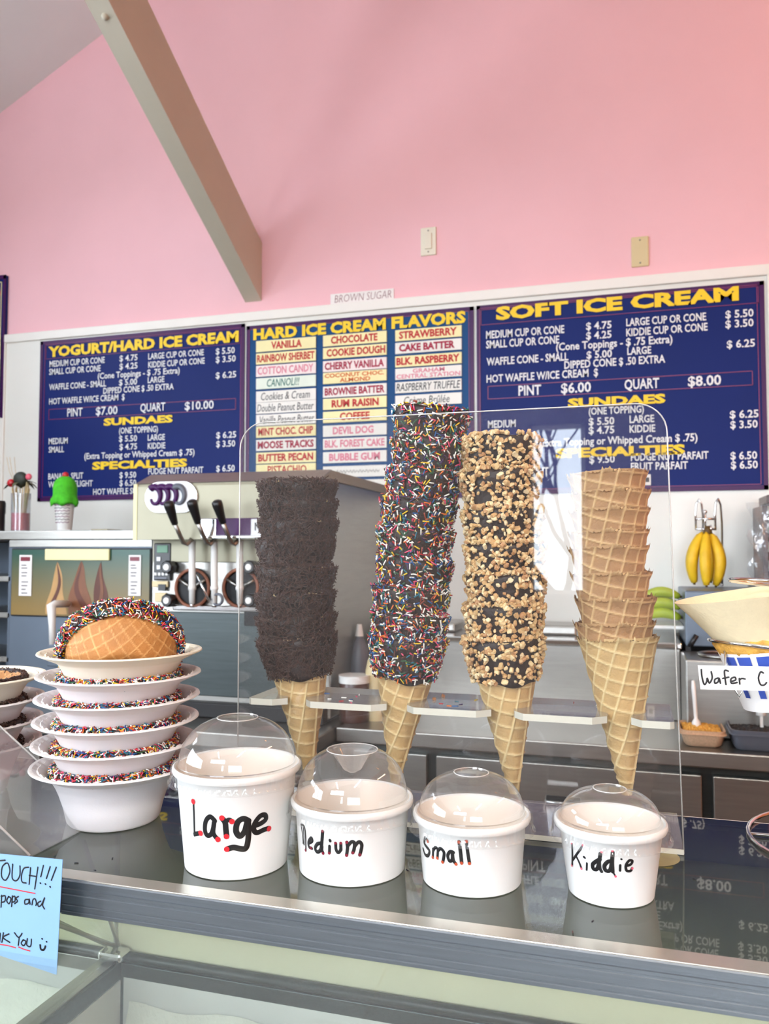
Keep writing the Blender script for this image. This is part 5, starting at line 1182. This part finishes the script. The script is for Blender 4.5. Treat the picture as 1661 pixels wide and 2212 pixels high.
# jars between machine and cones
def jar(px, Y, r_, h_, lab, bodym, lidm, neck=False):
    p = at_y(px, 1500, Y); e = empty('topping_jar', (p.x, Y, CT), lab, 'jar'); c = (p.x, Y, CT+.0005)
    if neck: MB().lathe([(.0005, 0), (r_, 0), (r_, h_*.6), (r_*.8, h_*.72), (r_*.35, h_*.84), (r_*.3, h_*.86), (.0005, h_*.86)], 28, c).build('bottle_body', M[bodym], e, True, sharp=40); MB().lathe([(.0005, h_*.861), (r_*.4, h_*.861), (r_*.22, h_), (.0005, h_*1.003)], 20, c).build('spout_cap', M[lidm], e, True, sharp=40)
    else: MB().lathe([(.0005, 0), (r_*.95, 0), (r_, .006), (r_, h_*.8), (r_*.95, h_*.84), (.0005, h_*.84)], 28, c).build('jar_body', M[bodym], e, True, sharp=40); MB().lathe([(r_*.3, h_*.841), (r_*1.04, h_*.841), (r_*1.04, h_), (.0005, h_)], 28, c).build('lid', M[lidm], e, True, sharp=40)
jar(765, 2.56, .05, .15, 'brown jar with white lid on the counter behind the second cone stack', 'brown', 'whiteplastic')
jar(812, 2.60, .035, .27, 'tan squeeze bottle beside the brown jar', 'almond', 'whiteplastic', True)
jar(776, 2.74, .04, .30, 'grey squeeze bottle against the tall machine', 'greyplastic', 'whiteplastic', True)
# ---- right side
# green bananas on a white tray
def banana(p, d, L_, r_, bend, m, par, side=Vector((0, 0, 0)), nm='banana'):
    mb = MB(); pts = []; rs = []; d = d.normalized()
    for k in range(13):
        t = k/12; pts.append(p+d*L_*t+side*bend*math.sin(PI*t)); rs.append(r_*max(.16, math.sin(PI*(.06+.88*t))**.42)*(.45 if t < .03 else 1))
    mb.tube(pts, rs, 6); o = mb.build(nm, M[m], par, True)
    MB().tube([pts[-1], pts[-1]+d*.008], r_*.22, 6).build('tip', M['banana_tip'], o, True); return o
tl = at_y(1398, 1336, 2.98); tr_ = at_y(1476, 1338, 2.98)
tray = tag(MB().box((tl.x-.03, 2.92, pz+.036), (tr_.x, 3.12, pz+.050), .005).build('white_tray', M['whiteplastic']), 'white tray carrying the green bananas', 'tray')
bg_ = empty('green_bananas', ((tl.x+tr_.x)/2, 3.0, pz+.051), 'bunch of green bananas lying on the white tray', 'bananas')
for i, (dy, dz) in enumerate(((-.01, .020), (.03, .020), (-.005, .055), (.03, .058), (.01, .092))):
    banana(Vector((tl.x-.01, 3.0+dy, pz+.051+dz)), Vector((1, 0, 0)), tr_.x-tl.x+.0, .020, .022, 'banana_green', bg_, Vector((0, -.2, .8)))
# grey splash panel and dark opening under it
q0 = at_y(1476, 1276, 2.86)
gp = empty('steel_box', (q0.x+.25, 2.86, CT), 'grey steel box unit right of the green bananas', 'steel box')
bz = at_y(1476, 1396, 2.86).z; bz2 = at_y(1476, 1420, 2.86).z
MB().box((q0.x+.004, 2.86, bz), (q0.x+.95, YB-.03, q0.z), .005).build('hood', M['bluegrey'], gp)
MB().box((q0.x+.004, 2.95, CT+.001), (q0.x+.95, YB-.03, bz-.0005)).build('recess', M['dark'], gp)
MB().box((q0.x+.004, 2.86, CT+.001), (q0.x+.02, 2.949, bz-.0005)).build('side_post', M['dark'], gp)
MB().tube([at_y(1490, 1396, 2.84), at_y(1505, 1372, 2.84)], .008, 8).build('black_latch', M['black'], gp, True)
# topping warmer with ladle
w0 = at_y(1480, 1425, 2.62); wz = w0.z
tw = empty('topping_warmer', (w0.x+.2, 2.7, CT), 'square stainless topping warmer with a round well', 'warmer')
MB().box((w0.x, 2.62, CT+.0005), (w0.x+.62, 2.855, wz), .006).build('housing', M['steel'], tw)
wc_ = (w0.x+.13, 2.74, wz); MB().lathe([(.078, .0005), (.086, .0005), (.088, .008), (.080, .010), (.076, .004)], 36, wc_).build('well_rim', M['steel'], tw, True)
MB().disc((wc_[0], wc_[1], wz+.001), .079).build('fudge', M['brown'], tw)
ld = MB().tube([(wc_[0]-.01, 2.735, wz+.002), (wc_[0]-.022, 2.71, wz+.06), (wc_[0]-.034, 2.69, wz+.10)], .006, 8)
tag(ld.build('ladle', M['tubplastic'], None, True), 'pale ladle handle standing in the fudge well of the warmer', 'ladle')
# plastic tubs on the counter front
def tub(x0, x1, y0, Y, h_, lab, bodym, fillm, fl):
    A = at_y(x0, y0, Y); B = at_y(x1, y0, Y); x0, x1 = A.x, B.x; e = empty('plastic_tub', ((x0+x1)/2, Y+.07, CT), lab, 'tub'); dp = .15
    def rrect(g, z):
        P = []; r_ = .022
        for (cx, cy, a0) in ((x1-g-r_, Y+dp-g-r_, 0), (x0+g+r_, Y+dp-g-r_, PI/2), (x0+g+r_, Y+g+r_, PI), (x1-g-r_, Y+g+r_, 1.5*PI)):
            for k in range(6): a = a0+PI/2*k/5; P.append((cx+r_*math.cos(a), cy+r_*math.sin(a), z))
        return P
    Ls = [rrect(.016, CT+.001), rrect(.010, CT+.008), rrect(.003, CT+h_*.74), rrect(-.003, CT+h_*.76), rrect(-.003, CT+h_*.80), rrect(.002, CT+h_*.82), rrect(.0, CT+h_), rrect(.003, CT+h_), rrect(.006, CT+h_*.7), rrect(.014, CT+.012)]
    mb = MB(); V = [p for l in Ls for p in l]; n = 24
    mb.add(V, [(j*n+i, j*n+(i+1) % n, (j+1)*n+(i+1) % n, (j+1)*n+i) for j in range(len(Ls)-1) for i in range(n)]+[tuple(reversed(range(n))), tuple(range((len(Ls)-1)*n, len(Ls)*n))]); mb.build('tub_wall', M[bodym], e, True, sharp=35)
    nx = 26; rr = random.Random(2); V = []
    for j in range(nx+1):
        for i in range(nx+1):
            u, v = i/nx, j/nx; V.append((x0+.010+(x1-x0-.02)*u, Y+.01+(dp-.02)*v, CT+h_*fl+.010*math.sin(PI*u)*math.sin(PI*v)+rr.uniform(-.004, .004)))
    mb = MB(); mb.add(V, [(j*(nx+1)+i, j*(nx+1)+i+1, (j+1)*(nx+1)+i+1, (j+1)*(nx+1)+i) for j in range(nx) for i in range(nx)]); f = mb.build('filling', M[fillm], e, False, kind='stuff')
    return e, (x0, x1)
e, (a0, a1) = tub(1470, 1570, 1600, 2.49, .048, 'plastic tub of chopped nuts with a white spoon, on the steel counter', 'crumb_pale', 'crumb', .88)
def spoon(p, q, lab):
    d = (q-p).normalized(); mb = MB(); mb.tube([q, q-d*.02, q-d*.10, p+d*.03, p+d*.02, p], [.004, .0065, .0055, .005, .012, .014], 8)
    tag(mb.build('plastic_spoon', M['whiteplastic'], None, True), lab, 'spoon')
spoon(at_y(1505, 1574, 2.56), at_y(1497, 1470, 2.56), 'white plastic spoon standing in the chopped nut tub')
e, _ = tub(1580, 1712, 1606, 2.48, .058, 'grey plastic tub of dark topping at the right edge of the counter', 'greyplastic', 'dark', .80)
spoon(at_y(1644, 1545, 2.55), at_y(1642, 1494, 2.55), 'white plastic spoon standing in the dark topping tub')
# banana hook: two wire loops on the wall and the yellow bunch
hk = empty('banana_hook', (at_y(1528, 1140, 3.2).x, YB-.02, at_y(1528, 1140, 3.2).z), 'chrome wire banana hook on the wall below the right board', 'hook')
Yh = 3.12
def wl(pts, r_=.0042, Y=Yh): return MB().tube([at_y(x, y, Y+dy) for x, y, dy in pts], r_, 6).build('wire', M['chrome'], hk, True)
wl([(1503, 1144, 0), (1502, 1110, 0), (1504, 1088, 0), (1509, 1079, 0), (1515, 1088, 0), (1518, 1115, .02), (1518, 1144, .04)])
wl([(1545, 1144, 0), (1544, 1110, 0), (1546, 1086, 0), (1551, 1078, 0), (1556, 1090, .02), (1559, 1130, .06), (1560, 1200, .10), (1560, 1264, .11)])
wl([(1502, 1121, 0), (1547, 1121, 0)]); wl([(1502, 1143, 0), (1547, 1143, 0)]); wl([(1523, 1106, 0), (1523, 1143, 0)], .004); wl([(1535, 1134, 0), (1536, 1150, 0)], .004)
MB().ball(at_y(1523, 1106, Yh), .0075, 8).build('wire_ball', M['chrome'], hk, True)
for x, y in ((1518, 1144), (1560, 1264)): 
    p = at_y(x, y, Yh+.04); MB().tube([p, Vector((p.x, YB-.0105, p.z))], .004, 6).build('wall_pin', M['chrome'], hk, True)
yb_ = empty('yellow_bananas', at_y(1528, 1146, Yh), 'ripe yellow banana bunch hanging from the wire hook', 'bananas')
crown = at_y(1528, 1143, Yh)
MB().tube([crown+Vector((0, 0, .010)), crown+Vector((0, -.005, -.018))], [.009, .018], 8).build('crown', M['banana_tip'], yb_, True)
for (x0, y0), (x1, y1), bx, dy in (((1517, 1150), (1500, 1258), -.022, -.015), ((1526, 1150), (1526, 1264), -.006, -.05), ((1535, 1152), (1546, 1264), .020, -.02), ((1531, 1152), (1535, 1254), .0, .02)):
    a, b = at_y(x0, y0, Yh+dy*.3), at_y(x1, y1, Yh+dy); banana(a, b-a, (b-a).length, .0215, 1, 'banana', yb_, Vector((bx, -.015, 0)))
# wrapped dark rack at the right edge
r0 = at_y(1638, 1092, 3.0); r1 = at_y(1638, 1272, 3.0)
rk = empty('wrapped_rack', (r0.x+.2, 3.0, r1.z), 'dark brown rack wrapped in clear plastic at the right edge', 'rack')
for k in range(5): MB().box((r0.x+.03, 3.02, r1.z+.03+k*.065), (r0.x+.5, 3.2, r1.z+.06+k*.065), .004).build('rack_slat', M['brown'], rk)
MB().box((r0.x+.012, 3.01, r1.z), (r0.x+.029, 3.22, r0.z)).build('rack_post', M['brown'], rk)
mb = MB(); V = []; rr = random.Random(9)
for j in range(17):
    for i in range(9): V.append((r0.x-.03+.10*i/8+.012*math.sin(j*1.1+i), 2.985+.012*math.sin(i*1.7+j*.6), r1.z-.01+(r0.z-r1.z+.02)*j/16))
mb.add(V, [(j*9+i, j*9+i+1, (j+1)*9+i+1, (j+1)*9+i) for j in range(16) for i in range(8)]); mb.build('plastic_wrap', M['bag'], rk, True)
MB().box((r0.x-.01, 2.93, q0.z+.003), (r0.x+.6, 3.22, q0.z+.013), .003).build('rack_shelf', M['steel'], rk)
